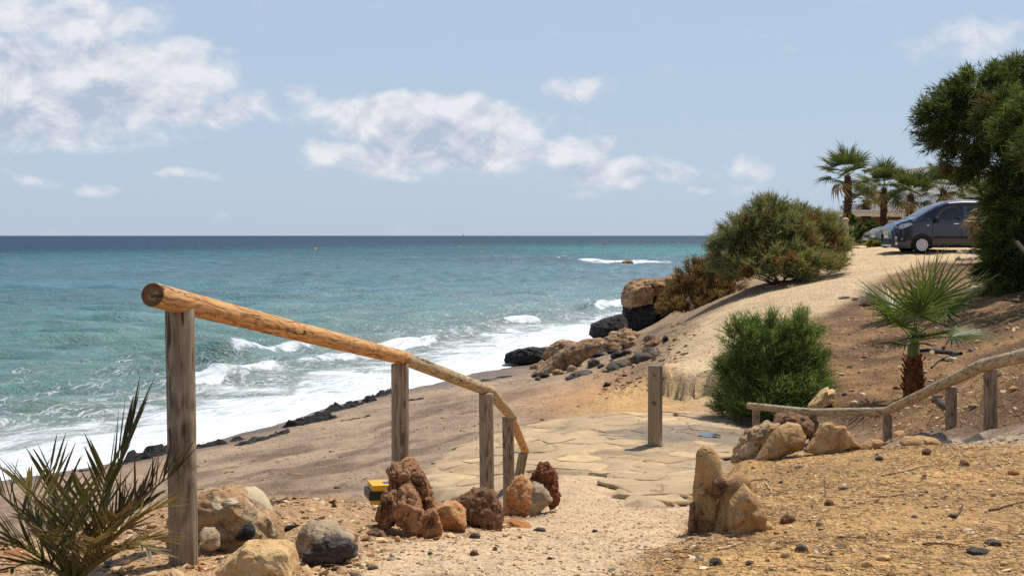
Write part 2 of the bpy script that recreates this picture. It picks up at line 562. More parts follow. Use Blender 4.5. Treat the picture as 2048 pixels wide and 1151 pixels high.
# pixel outlines of the kinds of ground, dropped on to the land
PAVE_PX = [(1236, 1012), (1222, 975), (1195, 950), (1120, 948), (1060, 950), (1000, 985), (930, 1005), (860, 1000), (832, 950), (880, 915), (960, 880), (1060, 852), (1150, 838), (1250, 830), (1360, 827), (1440, 832),
           (1490, 850), (1500, 875), (1440, 930), (1400, 985), (1370, 1012), (1300, 1015)]
PAVE = uvpoly(PAVE_PX)
RAMP = uvpoly([(620, 1170), (760, 1095), (900, 1060), (1040, 1038), (1110, 1000), (1110, 950), (1210, 945), (1260, 1000), (1330, 1015), (1400, 1000), (1385, 1080), (1330, 1120), (1330, 1170)])
TRACK = uvpoly([(1318, 760), (1360, 772), (1440, 780), (1500, 740), (1560, 690), (1640, 632), (1720, 590), (1790, 545), (1850, 520), (2150, 515), (2150, 497), (1700, 497), (1690, 530), (1640, 555), (1560, 577), (1470, 600), (1400, 640), (1350, 680)])
HILL = uvpoly([(1500, 745), (1560, 695), (1640, 637), (1720, 595), (1790, 550), (1860, 524), (2200, 520), (2300, 700), (2048, 850), (1700, 860), (1600, 850), (1530, 830)])
MOUND = uvpoly([(1385, 1085), (1420, 1000), (1460, 930), (1520, 905), (1700, 890), (2048, 880), (2300, 900), (2600, 1300), (1100, 1300), (1250, 1130)])
LEFTG = uvpoly([(-300, 1300), (-300, 1120), (0, 1085), (200, 1060), (400, 1005), (560, 990), (740, 1000), (900, 1010), (1000, 1000), (1090, 985), (1100, 1010), (1000, 1060), (760, 1095), (620, 1300)])


def ground():
    ys = np.concatenate([np.linspace(-6, 3.6, 24), np.exp(np.linspace(math.log(3.7), math.log(34), 430)), np.exp(np.linspace(math.log(34.3), math.log(95), 110)), np.linspace(97, 190, 24)])
    dense = np.linspace(-0.33, 0.36, 470)
    s = np.concatenate([-np.linspace(1.6, 0.35, 22), dense, np.linspace(0.38, 1.8, 24)])
    Y = np.repeat(ys[:, None], len(s), 1)
    X = s[None] * (Y + 3.0 + 8 * np.exp(-np.maximum(Y, 0) / 3.0))
    Z = height(X, Y)
    x, y, z = X.ravel(), Y.ravel(), Z.ravel()
    n = lambda sc, o=3, k=0: fbm(xyz(x * sc, y * sc, k), o)
    edge = n(1.6, 3, 1) * .28

    def zone(poly, soft=.25):
        return sstep(inpoly(x, y, poly) + edge, -soft, soft)[:, None]
    C = lambda r, g, b: np.array(srgb(r, g, b))[None]
    big = n(.35, 4, 2)[:, None]
    mid = n(1.3, 4, 4)[:, None]
    sand = C(160, 136, 112) * (1 + .35 * big + .35 * mid)
    col = sand
    # brown damp streaks and orange wash on the beach
    streak = fbm(xyz((x * .95 - y * .3) * .9, (x * .3 + y * .95) * .35, 9), 4)
    col = col + (C(92, 68, 52) - col) * (sstep(streak, -.02, .30) * sstep(z, .4, 1.0) * sstep(x, 3, -1))[:, None] * .62
    org = at(1180, 790)
    og = np.exp(-(((x - org[0] - .3) / 1.6) ** 2 + ((y - org[1]) / 5.0) ** 2))[:, None]
    col = col + (C(198, 146, 92) - col) * og * .75
    yel = at(1290, 800)
    yg = np.exp(-(((x - yel[0]) / 1.3) ** 2 + ((y - yel[1]) / 3.0) ** 2))[:, None]
    col = col + (C(206, 166, 108) - col) * yg * .8
    red = at(1262, 765)
    rg = np.exp(-(((x - red[0]) / .28) ** 2 + ((y - red[1]) / .7) ** 2))[:, None]
    col = col + (C(138, 72, 34) - col) * rg
    upper = sstep(y, 27, 31) * sstep(x, 1.6 + (y - 28) * .04, 3.2 + (y - 28) * .05)
    col = col + (C(158, 130, 98) * (1 + .4 * mid) - col) * upper[:, None]
    zt, zh, zm, zr, zl, zp = zone(TRACK, .5), zone(HILL, .4), zone(MOUND, .15), zone(RAMP, .12), zone(LEFTG, .15), zone(PAVE, .15)
    col = col + (C(216, 188, 146) * (1 + .15 * mid + .1 * big) - col) * zt
    park = sstep(y, 46, 50) * sstep(x, 9.5, 11.5)
    col = col + (C(222, 192, 148) * (1 + .15 * mid) - col) * park[:, None]
    dk = sstep(n(.55, 4, 6), -.18, .28)[:, None]
    hill = C(116, 84, 56) * (1 - dk) + C(170, 130, 86) * dk
    col = col + (hill * (1 + .3 * mid) - col) * zh
    col = col + (C(186, 148, 106) * (1 + .25 * mid) - col) * zl
    col = col + (C(168, 142, 108) * (1 + .2 * mid) - col) * zp
    col = col + (C(214, 184, 144) * (1 + .12 * mid) - col) * zr
    col = col + (C(202, 158, 100) * (1 + .35 * mid + .2 * big) - col) * zm
    conc = zone(uvpoly([(1870, 872), (1960, 870), (2060, 876), (2220, 895), (2220, 920), (2048, 893), (1930, 887)]), .12)
    col = col + (C(196, 176, 150) - col) * conc
    rub = np.exp(-(((x - 4.2 - (y - 45) * .05) / 1.6) ** 2 + ((y - 46) / 9) ** 2))[:, None]
    col = col + (C(98, 86, 74) * (1 + .8 * mid) - col) * rub * sstep(n(.9, 4, 12), -.15, .2)[:, None]
    # damp run-off from the foot shower
    q = at(1420, 880)
    dampn = n(1.5, 4, 8) * .6
    damp = sstep(np.exp(-(((x - q[0]) / 1.3) ** 2 + ((y - q[1]) / .8) ** 2)) + dampn * .5, .40, .55) * .8
    sh = polydist(x, y, SHORE)
    wet = np.maximum(damp, sstep(z + .10 * streak, .40, .02) * sstep(x + y, -1e9, 0))
    zs = lambda a: a[:, 0]
    grit = np.clip(.15 + .9 * zs(zr) + .75 * zs(zm) + .85 * zs(zl) + .5 * zs(zt) + .55 * zs(zh) + .3 * upper + .4 * park, 0, 1)
    litter = np.clip(.9 * zs(zh) + .9 * zs(zm) + .25 * zs(zl) + .25 * upper, 0, 1)
    o = mesh_obj("ground", np.stack([x, y, z], 1), grid_faces(len(ys), len(s)), mat_ground(), colors=np.clip(col, .01, 1),
                 attrs={'grit': grit, 'wet': wet, 'litter': litter})
    tag(o, kind="structure", label="dry sandy slope, beach and track down to the sea")
    return o


ground_obj = ground()


# ------------------------------------------------------------------ sea
def mat_sea():
    m, T = new_mat("sea_water")
    geo = T.n('ShaderNodeNewGeometry')
    pos = geo.outputs['Position']
    off = T.n('ShaderNodeAttribute', attribute_name='offshore').outputs['Fac']
    along = T.n('ShaderNodeAttribute', attribute_name='along').outputs['Fac']
    reef = T.n('ShaderNodeAttribute', attribute_name='reef').outputs['Fac']
    crest = T.n('ShaderNodeAttribute', attribute_name='crest').outputs['Fac']
    far = T.n('ShaderNodeAttribute', attribute_name='far').outputs['Fac']
    col = T.n('ShaderNodeVertexColor', layer_name='Col').outputs[0]
    bands = T.noise(T.mapping(pos, (.02, .05, 1)), 1.0, 6, .62)
    small = T.noise(T.mapping(pos, (.55, .9, 1), (0, 0, -.25)), 1.0, 5, .65)
    c = T.mix(1.0, col, T.ramp(T.math('ADD', T.math('MULTIPLY', bands, .5), T.math('MULTIPLY', small, .5)), [(.28, .50), (.5, .95), (.72, 1.5)]), 'MULTIPLY')
    wv = T.n('ShaderNodeAttribute', attribute_name='wave').outputs['Fac']
    facet_tone = T.math('ADD', T.math('MULTIPLY', T.noise(T.mapping(pos, (.30, 1.25, 1), (0, 0, -.12)), 1.0, 4, .6, .3), .5), T.math('MULTIPLY', T.noise(T.mapping(pos, (.07, .30, 1), (0, 0, -.08)), 1.0, 5, .62, .3), .5))
    c = T.mix(1.0, c, T.ramp(T.math('ADD', facet_tone, T.math('MULTIPLY', wv, .22)), [(.30, .52), (.5, .95), (.68, 1.38)]), 'MULTIPLY')  # sky-lit and darker wave facets painted into the water colour, paler on crests
    # foam: solid wash at the shore, lace and streaks further out
    fc = T.n('ShaderNodeCombineXYZ', ins={0: T.math('MULTIPLY', along, .45), 1: off, 2: 0.0}).outputs[0]
    fn = T.noise(fc, .85, 8, .68, .5)
    fine = T.noise(pos, 5.5, 5, .7, .8)
    lace = T.math('ABSOLUTE', T.math('SUBTRACT', T.noise(fc, 1.5, 5, .6, 1.2), .5))
    lace = T.smooth(lace, .045, .0)
    wash = T.math('SUBTRACT', T.ramp(T.math('DIVIDE', off, 26.0), [(0, 1.08), (.07, .90), (.135, .72), (.19, .55), (.30, .39), (.6, .24), (1, .10)]), .02)
    fm = T.math('ADD', wash, T.math('MULTIPLY', T.math('SUBTRACT', fn, .5), 1.15))
    fm = T.math('ADD', fm, T.math('MULTIPLY', T.math('SUBTRACT', fine, .5), .22))
    foam = T.smooth(fm, .52, .82)
    lm = T.math('MULTIPLY', lace, T.smooth(fm, .20, .50))
    foam = T.math('MAXIMUM', foam, T.math('MULTIPLY', lm, .75))
    cn = T.math('ADD', crest, T.math('MULTIPLY', T.math('SUBTRACT', T.noise(pos, 1.7, 6, .7, .5), .5), .9))
    foam = T.math('MAXIMUM', foam, T.smooth(cn, .52, .74))
    rn = T.math('ADD', reef, T.math('MULTIPLY', T.math('SUBTRACT', T.noise(T.mapping(pos, (.55, .16, 1)), 1.0, 6, .7, .4), .5), 1.3))
    foam = T.math('MAXIMUM', foam, T.math('MULTIPLY', T.smooth(rn, .45, .85), .95))
    # thin old foam tears inside the wash so it is not a flat white
    tear = T.smooth(T.noise(T.mapping(fc, (1.0, 2.3, 1)), 1.1, 7, .7, .9), .50, .70)
    tear2 = T.smooth(T.noise(T.mapping(fc, (.8, 3.2, 1)), 2.6, 6, .7, .6), .46, .66)
    fcol = T.mix(T.math('MULTIPLY', T.math('MAXIMUM', tear, T.math('MULTIPLY', tear2, .7)), T.smooth(off, -.2, 1.6)), (.70, .72, .73), srgb(142, 160, 160))
    # water ripples
    w1 = T.noise(T.mapping(pos, (1.0, 1.9, 1), (0, 0, -.3)), 1.2, 6, .66, .3)
    w2 = T.noise(T.mapping(pos, (1.0, 1.5, 1), (0, 0, .25)), 4.6, 5, .65, .3)
    w3 = T.noise(T.mapping(pos, (.10, .26, 1), (0, 0, -.15)), 1.0, 6, .68, .3)
    h = T.math('ADD', T.math('MULTIPLY', w1, .17), T.math('ADD', T.math('MULTIPLY', w2, .035), T.math('MULTIPLY', w3, T.math('MULTIPLY_ADD', far, 1.3, .35))))
    hb = T.math('ADD', h, T.math('MULTIPLY', foam, .10))
    b = bump(T, hb, 1.0, .85)
    dif = T.n('ShaderNodeBsdfDiffuse', ins={0: c, 'Normal': b})
    glo = T.n('ShaderNodeBsdfGlossy', ins={0: (.95, .97, 1.0), 'Roughness': .36, 'Normal': b})
    fr = T.n('ShaderNodeFresnel', ins={'IOR': 1.33, 'Normal': b}).outputs[0]
    fr = T.math('MINIMUM', T.math('MULTIPLY', fr, .8), T.math('MULTIPLY_ADD', far, -.16, .26))     # a ruffled sea mirrors less at a low angle than a flat one
    water = T.n('ShaderNodeMixShader', ins={0: fr, 1: dif.outputs[0], 2: glo.outputs[0]})
    fh = T.math('ADD', T.math('MULTIPLY', foam, .06), T.math('MULTIPLY', T.noise(pos, 9, 5, .7), .07))
    fo = T.n('ShaderNodeBsdfPrincipled', ins={'Base Color': fcol, 'Roughness': .9, 'Specular IOR Level': .1, 'Normal': bump(T, fh, 1.0, .6)})
    mx = T.n('ShaderNodeMixShader', ins={0: foam, 1: water.outputs[0], 2: fo.outputs[0]})
    finish(T, mx)
    return m


def sea():
    th = np.concatenate([np.radians(np.linspace(-180, -24, 60)), np.radians(np.linspace(-23.6, 15, 380)), np.radians(np.linspace(15.5, 179, 60))])
    rr = np.concatenate([[2.0, 10.0], np.exp(np.linspace(math.log(22), math.log(140), 430)), np.exp(np.linspace(math.log(141), math.log(1200), 170)), np.exp(np.linspace(math.log(1260), math.log(60000), 30))])
    R, TH = np.meshgrid(rr, th, indexing='ij')
    x, y = (R * np.sin(TH)).ravel(), (R * np.cos(TH)).ravel()
    r = R.ravel()
    off = polydist(x, y, SHORE)
    nrm = np.array([-.954, .30])
    along = x * .30 + y * .954
    ca = fbm(xyz(x * .09, y * .09, 1), 3)
    off_w = off + 1.3 * ca + .5 * fbm(xyz(x * .4, y * .4, 7), 3)
    z = np.zeros(len(x))
    rng = np.random.default_rng(3)
    inview = sstep(np.abs(np.degrees(TH.ravel()) + 4.5), 24, 19)
    att = sstep(r, 1100, 140) * inview
    for lam, amp in ((13, .085), (9, .085), (6.5, .06), (4.6, .042), (3.1, .026), (2.1, .016), (1.4, .009), (1.0, .006)):
        for q in range(2):
            a = math.radians(118 + rng.normal(0, 17))
            ph = rng.uniform(0, 6.28) + 1.6 * fbm(xyz(x / (lam * 2.6), y / (lam * 2.6), q + lam), 2)
            k = 2 * math.pi / lam
            s = np.sin(k * (x * math.cos(a) + y * math.sin(a)) + ph)
            env = .6 + 1.1 * np.clip(fbm(xyz(x / (lam * 4), y / (lam * 4), 5 + q + lam), 2) + .25, 0, 1)
            fade = sstep(r, lam * 140, lam * 40)
            z += amp * env * (1 - np.abs(s) ** 1.3 * 1.2) * fade * att
    z *= 1.7 * sstep(off, 2.5, 9)
    wave = z.copy()
    # breakers: ridges that follow the shore and come and go along it
    crest = np.zeros(len(x))
    for c0, hgt, wid, sd in ((5.6, .42, .55, 1), (8.8, .34, .8, 2), (13.5, .30, 1.2, 3)):
        mod = sstep(fbm(xyz(along * .085, 0 * x + sd * 7.7, sd), 3), -.10 if sd == 1 else .05, .35)
        dd = off_w - c0 - 1.2 * fbm(xyz(along * .05, 0 * x + sd, 2), 2)
        prof = np.where(dd < 0, np.exp(-(dd / (wid * .55)) ** 2), np.exp(-(dd / (wid * 1.7)) ** 2))
        z += hgt * mod * prof * inview
        front = np.exp(-((dd + wid * .25) / (wid * .9)) ** 2)
        crest = np.maximum(crest, mod * front * (1.0, .72, .45)[sd - 1])
    z += .03 * sstep(off, 3, .2) * fbm(xyz(x * 1.2, y * 1.2, 4), 3)
    z += .05
    # reef with surf
    rc = Pz(1258, 527, 0.0)
    ex, ey = (x - rc[0]) / 9.5, (y - rc[1]) / 20.0
    reef = np.exp(-(ex ** 2 + ey ** 2)) * 1.0
    lc = Pz(1180, 526, 0)
    reef = np.maximum(reef, 1.05 * np.exp(-(((x - lc[0]) / 3.4) ** 2 + ((y - lc[1]) / 9) ** 2)))
    l2 = Pz(1120, 519, 0)
    reef = np.maximum(reef, .60 * np.exp(-(((x - l2[0]) / 3.5) ** 2 + ((y - l2[1]) / 9) ** 2)))
    z += .8 * np.exp(-(((x - lc[0]) / 3.5) ** 2 + ((y - lc[1]) / 4) ** 2)) + .55 * np.exp(-(((x - l2[0]) / 5) ** 2 + ((y - l2[1]) / 5) ** 2))
    C = lambda a, b, c: np.array(srgb(a, b, c))[None]
    ln = np.log(np.maximum(r, 1))
    wob = .55 * fbm(xyz(x * .004, y * .0025, 3), 4) + .25 * fbm(xyz(x * .02, y * .012, 8), 3)

    def lerp(a, b, t):
        return a + (b - a) * t[:, None]
    col = np.repeat(C(118, 136, 124), len(x), 0)
    col = lerp(col, C(78, 126, 122), sstep(off_w, 3, 11))
    col = lerp(col, C(60, 116, 120), sstep(off_w + 14 * wob, 14, 50))
    col = lerp(col, C(44, 102, 118), sstep(ln + wob, math.log(75), math.log(200)))
    # pale sand bank below the water on the right, deep water on the left and beyond
    right = sstep(x / np.maximum(r, 1) + .35 * wob, -.02, .12)
    col = lerp(col, C(48, 132, 138), right * np.exp(-((ln - math.log(520)) / .55) ** 2))
    col = lerp(col, C(36, 78, 98), .75 * np.exp(-(((x - rc[0] + 10) / 28) ** 2 + ((y - rc[1] - 10) / 48) ** 2)))
    deep = sstep(ln + .5 * wob + .55 * sstep(-x / np.maximum(r, 1), .05, .36), math.log(520), math.log(1150))
    col = lerp(col, C(22, 68, 100), deep)
    far = sstep(r, 60, 500)
    o = mesh_obj("sea", np.stack([x, y, z], 1), grid_faces(len(rr), len(th), True), mat_sea(), colors=np.clip(col * np.array([.60, .64, .60]), 0, 1),
                 attrs={'offshore': np.clip(off_w, -5, 4000), 'along': along, 'reef': reef, 'crest': crest, 'far': far, 'wave': wave})
    tag(o, kind="structure", label="turquoise sea with foaming waves breaking on the beach")


sea()
# ------------------------------------------------------------------ materials
def simple_mat(name, col, rough=.6, metal=0.0, noise=.15, scale=20, spec=.4, bumpd=0.0, coat=0.0):
    m, T = new_mat(name)
    tc = T.n('ShaderNodeTexCoord')
    n = T.noise(tc.outputs['Object'], scale, 4, .6)
    c = T.mix(T.math('MULTIPLY', n, noise * 2), col, tuple(x * .45 for x in col))
    ins = {'Base Color': c, 'Roughness': rough, 'Metallic': metal, 'Specular IOR Level': spec}
    if coat:
        ins['Coat Weight'] = coat
        ins['Coat Roughness'] = .08
    if bumpd:
        ins['Normal'] = bump(T, n, bumpd)
    finish(T, T.n('ShaderNodeBsdfPrincipled', ins=ins))
    return m


def rock_mat(name, stops, scale=6.0, pits=.5, speck=.25, bd=.03, layers=0.0, cobble=0.0, rough=.92):
    """stone: tone from noise, pits, mineral specks, optional bedding and embedded cobbles"""
    m, T = new_mat(name)
    tc = T.n('ShaderNodeTexCoord').outputs['Object']
    rnd = T.n('ShaderNodeObjectInfo').outputs['Random']
    v = T.vmath('ADD', tc, T.n('ShaderNodeCombineXYZ', ins={0: T.math('MULTIPLY', rnd, 31.0), 1: T.math('MULTIPLY', rnd, 17.0), 2: 0.0}).outputs[0])
    n1 = T.noise(v, scale, 7, .62, .3)
    n2 = T.noise(v, scale * 6, 5, .7)
    tone = T.math('ADD', T.math('MULTIPLY', n1, .75), T.math('MULTIPLY', n2, .25))
    n3 = T.noise(v, scale * 22, 4, .7)
    tone = T.math('ADD', tone, T.math('MULTIPLY', T.math('SUBTRACT', n3, .5), .28))
    h = T.math('ADD', T.math('MULTIPLY', n1, .8), T.math('ADD', T.math('MULTIPLY', n2, .45), T.math('MULTIPLY', n3, .2)))
    if layers:
        lay = T.noise(T.mapping(v, (1.2, 1.2, 11), (.25, .12, 0)), scale * .7, 5, .65, .4)
        tone = T.math('ADD', T.math('MULTIPLY', tone, 1 - layers * .6), T.math('MULTIPLY', lay, layers * .6))
        h = T.math('ADD', h, T.math('MULTIPLY', lay, layers))
    c = T.ramp(tone, stops)
    if speck:
        vo = T.n('ShaderNodeTexVoronoi', ins={'Vector': v, 'Scale': scale * 9})
        sc = T.n('ShaderNodeSeparateColor', ins={0: vo.outputs['Color']})
        k = T.math('MULTIPLY', T.math('LESS_THAN', vo.outputs['Distance'], .35), T.math('GREATER_THAN', sc.outputs[0], .6))
        c = T.mix(T.math('MULTIPLY', k, speck), c, T.ramp(sc.outputs[1], [(0, .06), (.5, stops[-1][1]), (1, (.62, .56, .47))]))
        h = T.math('ADD', h, T.math('MULTIPLY', k, .15))
    if cobble:
        vo = T.n('ShaderNodeTexVoronoi', feature='SMOOTH_F1', ins={'Vector': v, 'Scale': scale * 2.6})
        sc = T.n('ShaderNodeSeparateColor', ins={0: vo.outputs['Color']})
        k = T.math('MULTIPLY', T.smooth(vo.outputs['Distance'], .46, .30), T.math('GREATER_THAN', sc.outputs[0], .35))
        c = T.mix(T.math('MULTIPLY', k, cobble), c, T.ramp(sc.outputs[1], [(0, srgb(96, 88, 82)), (.35, srgb(158, 134, 106)), (.7, srgb(206, 184, 150)), (1, srgb(226, 212, 190))]))
        h = T.math('ADD', h, T.math('MULTIPLY', k, .5))
    if pits:
        pv = T.noise(v, scale * 3.2, 4, .6, .8)
        pit = T.smooth(pv, .44, .33)
        c = T.mix(T.math('MULTIPLY', pit, .55 * pits), c, tuple(x * .5 for x in stops[0][1]))
        h = T.math('SUBTRACT', h, T.math('MULTIPLY', pit, pits))
    finish(T, T.n('ShaderNodeBsdfPrincipled', ins={'Base Color': c, 'Roughness': rough, 'Specular IOR Level': .2, 'Normal': bump(T, h, bd, .9)}))
    return m


ROCK = {
    'sandstone': rock_mat("tan_sandstone", [(.30, srgb(132, 98, 62)), (.5, srgb(176, 138, 92)), (.7, srgb(202, 168, 120))], 4, .35, .2, .03),
    'rust': rock_mat("rust_conglomerate", [(.28, srgb(100, 68, 48)), (.45, srgb(150, 106, 74)), (.58, srgb(178, 134, 96)), (.74, srgb(198, 140, 84))], 6, .8, .3, .045),
    'orange': rock_mat("orange_veined_rock", [(.30, srgb(134, 84, 50)), (.46, srgb(188, 126, 74)), (.60, srgb(206, 162, 116)), (.75, srgb(214, 190, 160))], 6, .5, .3, .03),
    'red': rock_mat("red_pitted_rock", [(.30, srgb(76, 44, 30)), (.5, srgb(128, 76, 50)), (.72, srgb(172, 118, 80))], 9, 1.0, .2, .05),
    'brown': rock_mat("brown_pitted_rock", [(.30, srgb(92, 66, 48)), (.48, srgb(140, 102, 74)), (.62, srgb(168, 128, 96)), (.76, srgb(180, 120, 72))], 9, 1.0, .3, .05),
    'cream': rock_mat("cream_grainy_rock", [(.30, srgb(182, 142, 94)), (.5, srgb(214, 176, 122)), (.72, srgb(232, 206, 160))], 7, .35, .25, .03),
    'conglom': rock_mat("pebble_conglomerate", [(.30, srgb(150, 112, 74)), (.5, srgb(188, 150, 108)), (.72, srgb(208, 180, 144))], 5, .4, .4, .05, cobble=.85),
    'grey': rock_mat("grey_crusted_rock", [(.30, srgb(118, 98, 78)), (.5, srgb(168, 146, 118)), (.72, srgb(208, 184, 146))], 6, .3, .3, .03),
    'slate': rock_mat("dark_slate", [(.30, srgb(56, 51, 47)), (.52, srgb(92, 84, 76)), (.75, srgb(136, 124, 108))], 6, .3, .15, .03, layers=.8),
    'black': rock_mat("black_schist", [(.30, srgb(26, 25, 26)), (.5, srgb(46, 44, 44)), (.75, srgb(84, 80, 76))], 2.4, .3, .1, .12, layers=.9, rough=.7),
    'cobble': rock_mat("smooth_cobble", [(.35, srgb(180, 160, 128)), (.65, srgb(204, 184, 152))], 14, .1, .15, .004),
    'white': rock_mat("pale_limestone", [(.30, srgb(170, 146, 118)), (.5, srgb(204, 184, 158)), (.72, srgb(226, 212, 194))], 5, .4, .2, .04),
    'beachrock': rock_mat("beach_conglomerate", [(.28, srgb(112, 82, 58)), (.48, srgb(158, 122, 88)), (.7, srgb(198, 164, 124))], 1.6, .6, .5, .16, cobble=.75),
    'cliffcap': rock_mat("tan_cliff_stone", [(.28, srgb(96, 66, 46)), (.46, srgb(150, 114, 80)), (.7, srgb(206, 172, 130))], .9, .8, .3, .25, layers=.5),
}


# ------------------------------------------------------------------ rocks
_ico = {}


def ico(sub):
    if sub not in _ico:
        bm = bmesh.new()
        bmesh.ops.create_icosphere(bm, subdivisions=sub, radius=1.0)
        bm.verts.ensure_lookup_table()
        v = np.array([q.co[:] for q in bm.verts])
        f = np.array([[q.index for q in p.verts] for p in bm.faces])
        bm.free()
        _ico[sub] = (v, f)
    return _ico[sub]


def worley(p, cells, seed):
    rng = np.random.default_rng(seed)
    lo, hi = p.min(0), p.max(0)
    pts = rng.uniform(lo, hi, (cells, 3))
    d = np.sqrt(((p[:, None] - pts[None]) ** 2).sum(-1))
    d.partition(1, axis=1)
    return d[:, 0], d[:, 1]


def rock_shape(outline, thick, seed, rough=.08, box=.75, cuts=0, sub=4, lumps=0, freq=2.2, bury=.06, groove=0.0):
    """outline: (x, z) metres, counted from the rock's base centre; gives verts, faces"""
    o = np.array(outline, float)
    c = o.mean(0)
    q = o - c
    ang = np.arctan2(q[:, 1], q[:, 0])
    rad = np.hypot(q[:, 0], q[:, 1])
    order = np.argsort(ang)
    ang, rad = ang[order], rad[order]
    # walk the outline densely so that straight sides stay straight
    qs = q[order]
    dense = []
    for a, b in zip(qs, np.roll(qs, -1, 0)):
        for t in np.linspace(0, 1, 12, endpoint=False):
            dense.append(a + (b - a) * t)
    dense = np.array(dense)
    da = np.arctan2(dense[:, 1], dense[:, 0])
    dr = np.hypot(dense[:, 0], dense[:, 1])
    k = np.argsort(da)
    n, f = ico(sub)
    th = np.arctan2(n[:, 2], n[:, 0])
    r = np.interp(th, da[k], dr[k], period=2 * math.pi)
    rho = np.hypot(n[:, 0], n[:, 2])
    pr = np.clip(rho, 0, 1) ** box
    py = np.sign(n[:, 1]) * np.abs(n[:, 1]) ** box
    v = np.stack([r * pr * np.cos(th), py * thick * (1 + .12 * np.sin(3 * th + seed)), r * pr * np.sin(th)], 1)
    size = max(o[:, 0].max() - o[:, 0].min(), o[:, 1].max() - o[:, 1].min())
    rng = np.random.default_rng(seed)
    for _ in range(cuts):
        d = rng.normal(size=3)
        d[1] = -abs(d[1]) if rng.random() < .7 else d[1]
        d /= np.linalg.norm(d)
        s = v @ d
        lim = s.max() * rng.uniform(.68, .88)
        v = v - np.outer(np.maximum(s - lim, 0) * .95, d)
    nn = v / np.maximum(np.linalg.norm(v, axis=1), 1e-6)[:, None]
    w = v / size * freq + seed * 3.7
    disp = fbm(w, 5, .55) * rough
    disp += rough * .7 * (np.abs(fbm(w * 2.7 + 9, 3)) - .2)
    disp += rough * .55 * (np.abs(fbm(w * 7 + 4, 4, .62)) - .2)
    ter = w[:, 2] * 3.1 + w[:, 0] * .9 + 1.2 * fbm(w * 1.4 + 2, 3)
    disp += rough * .45 * (sstep(ter - np.floor(ter), .0, .25) - (ter - np.floor(ter)))
    if lumps:
        d1, d2 = worley(v, lumps, seed)
        disp += rough * 1.3 * np.clip((d2 - d1) / size * 6, 0, 1) * .6
    if groove:
        disp -= groove * sstep(np.abs(fbm(np.stack([w[:, 0] * 1.2, w[:, 1] * 1.2, w[:, 2] * .3], 1), 2)), .10, .0)
    v = v + nn * (disp * size)[:, None]
    v[:, 0] += c[0]
    v[:, 2] += c[1] - bury * size
    return v, f


def rock(name, label, px, d, style, thick=None, cat="rock", group=None, parent=None, seed=None, depth_shift=0.0, **kw):
    """px: outline in photo pixels; d: distance.  The rock's own size follows from both."""
    px = np.array(px, float)
    base_v = px[:, 1].max()
    uc = (px[:, 0].min() + px[:, 0].max()) / 2
    base = P(uc, base_v, d)
    out = np.stack([(px[:, 0] - uc) * d / F, (base_v - px[:, 1]) * d / F], 1)
    wdt = out[:, 0].max() - out[:, 0].min()
    thick = thick if thick is not None else .42 * min(wdt, 1.4 * (out[:, 1].max() + .02))
    seed = seed if seed is not None else int(abs(px).sum()) % 997
    v, f = rock_shape(out, thick, seed, **kw)
    loc = base + np.array([0, thick * .55 + depth_shift, 0])
    if parent is not None:
        loc = loc - np.array(parent.location)
    o = mesh_obj(name, v, f, ROCK[style], parent=parent, loc=loc)
    if parent is None:
        tag(o, label, cat, group)
    return o


def gd(u, v):
    return at(u, v)[1]


def ordinal_labels(items):
    """items: (label, u); things that would share a label are told apart by their order from the left"""
    words_ = ["leftmost", "second", "third", "fourth", "fifth", "sixth", "seventh", "eighth", "ninth", "tenth"]
    out = [l for l, u in items]
    for l in set(out):
        idx = sorted([k for k, (q, u) in enumerate(items) if q == l], key=lambda k: items[k][1])
        if len(idx) > 1:
            for r, k in enumerate(idx):
                out[k] = "%s, %s" % (l, "the leftmost of them" if r == 0 else words_[min(r, 9)] + " from the left")
    return out


def near_mark(u, v, marks):
    k = min(marks, key=lambda m: math.hypot(m[1] - u, (m[2] - v) * 1.5))
    dx, dy = u - k[1], (v - k[2]) * 1.8
    rel = ("right of " if dx > 0 else "left of ") if abs(dx) > abs(dy) else ("in front of " if dy > 0 else "behind ")
    return rel + k[0]


# left edge of the path, from the first post towards the sea
rock("conglomerate_block", "large pebbly conglomerate block at the foot of the tall first post", [(352, 985), (395, 975), (438, 972), (474, 977), (505, 999), (528, 1024), (556, 1057), (559, 1085), (489, 1088), (456, 1105), (400, 1116), (345, 1112), (335, 1060)], 6.25, 'conglom', .22, sub=5, lumps=60, rough=.06, box=.7, cuts=3)
rock("rounded_cobble", "smooth rounded beige cobble bedded on the conglomerate block", [(460, 1008), (466, 988), (485, 977), (505, 976), (521, 987), (534, 1006), (543, 1028), (536, 1040), (500, 1040), (470, 1030)], 6.40, 'cobble', .10, rough=.012, box=1.0, bury=0)
rock("dark_stone", "angular black stone stuck in the front of the conglomerate block", [(464, 1077), (480, 1056), (498, 1042), (509, 1062), (508, 1077), (474, 1083)], 6.02, 'black', .04, rough=.05, cuts=3, bury=0)
rock("grey_cobble", "grey rounded stone in the conglomerate block right beside the first post", [(396, 1070), (404, 1056), (424, 1056), (436, 1072), (438, 1096), (420, 1104), (400, 1100)], 6.06, 'grey', .06, rough=.03, box=.95, bury=0)
rock("cream_boulder", "low cream coloured grainy boulder at the bottom edge of the picture", [(426, 1140), (444, 1116), (474, 1096), (489, 1086), (530, 1084), (562, 1086), (587, 1102), (601, 1125), (590, 1150), (505, 1158), (435, 1156)], 5.5, 'cream', .17, sub=5, rough=.05, cuts=4)
rock("crusted_rock", "pale grey rock with a brown crust behind the dark slate lump", [(583, 1100), (591, 1065), (612, 1043), (650, 1043), (692, 1061), (724, 1079), (712, 1095), (634, 1114), (598, 1114)], 6.15, 'grey', .14, sub=5, rough=.07, cuts=2)
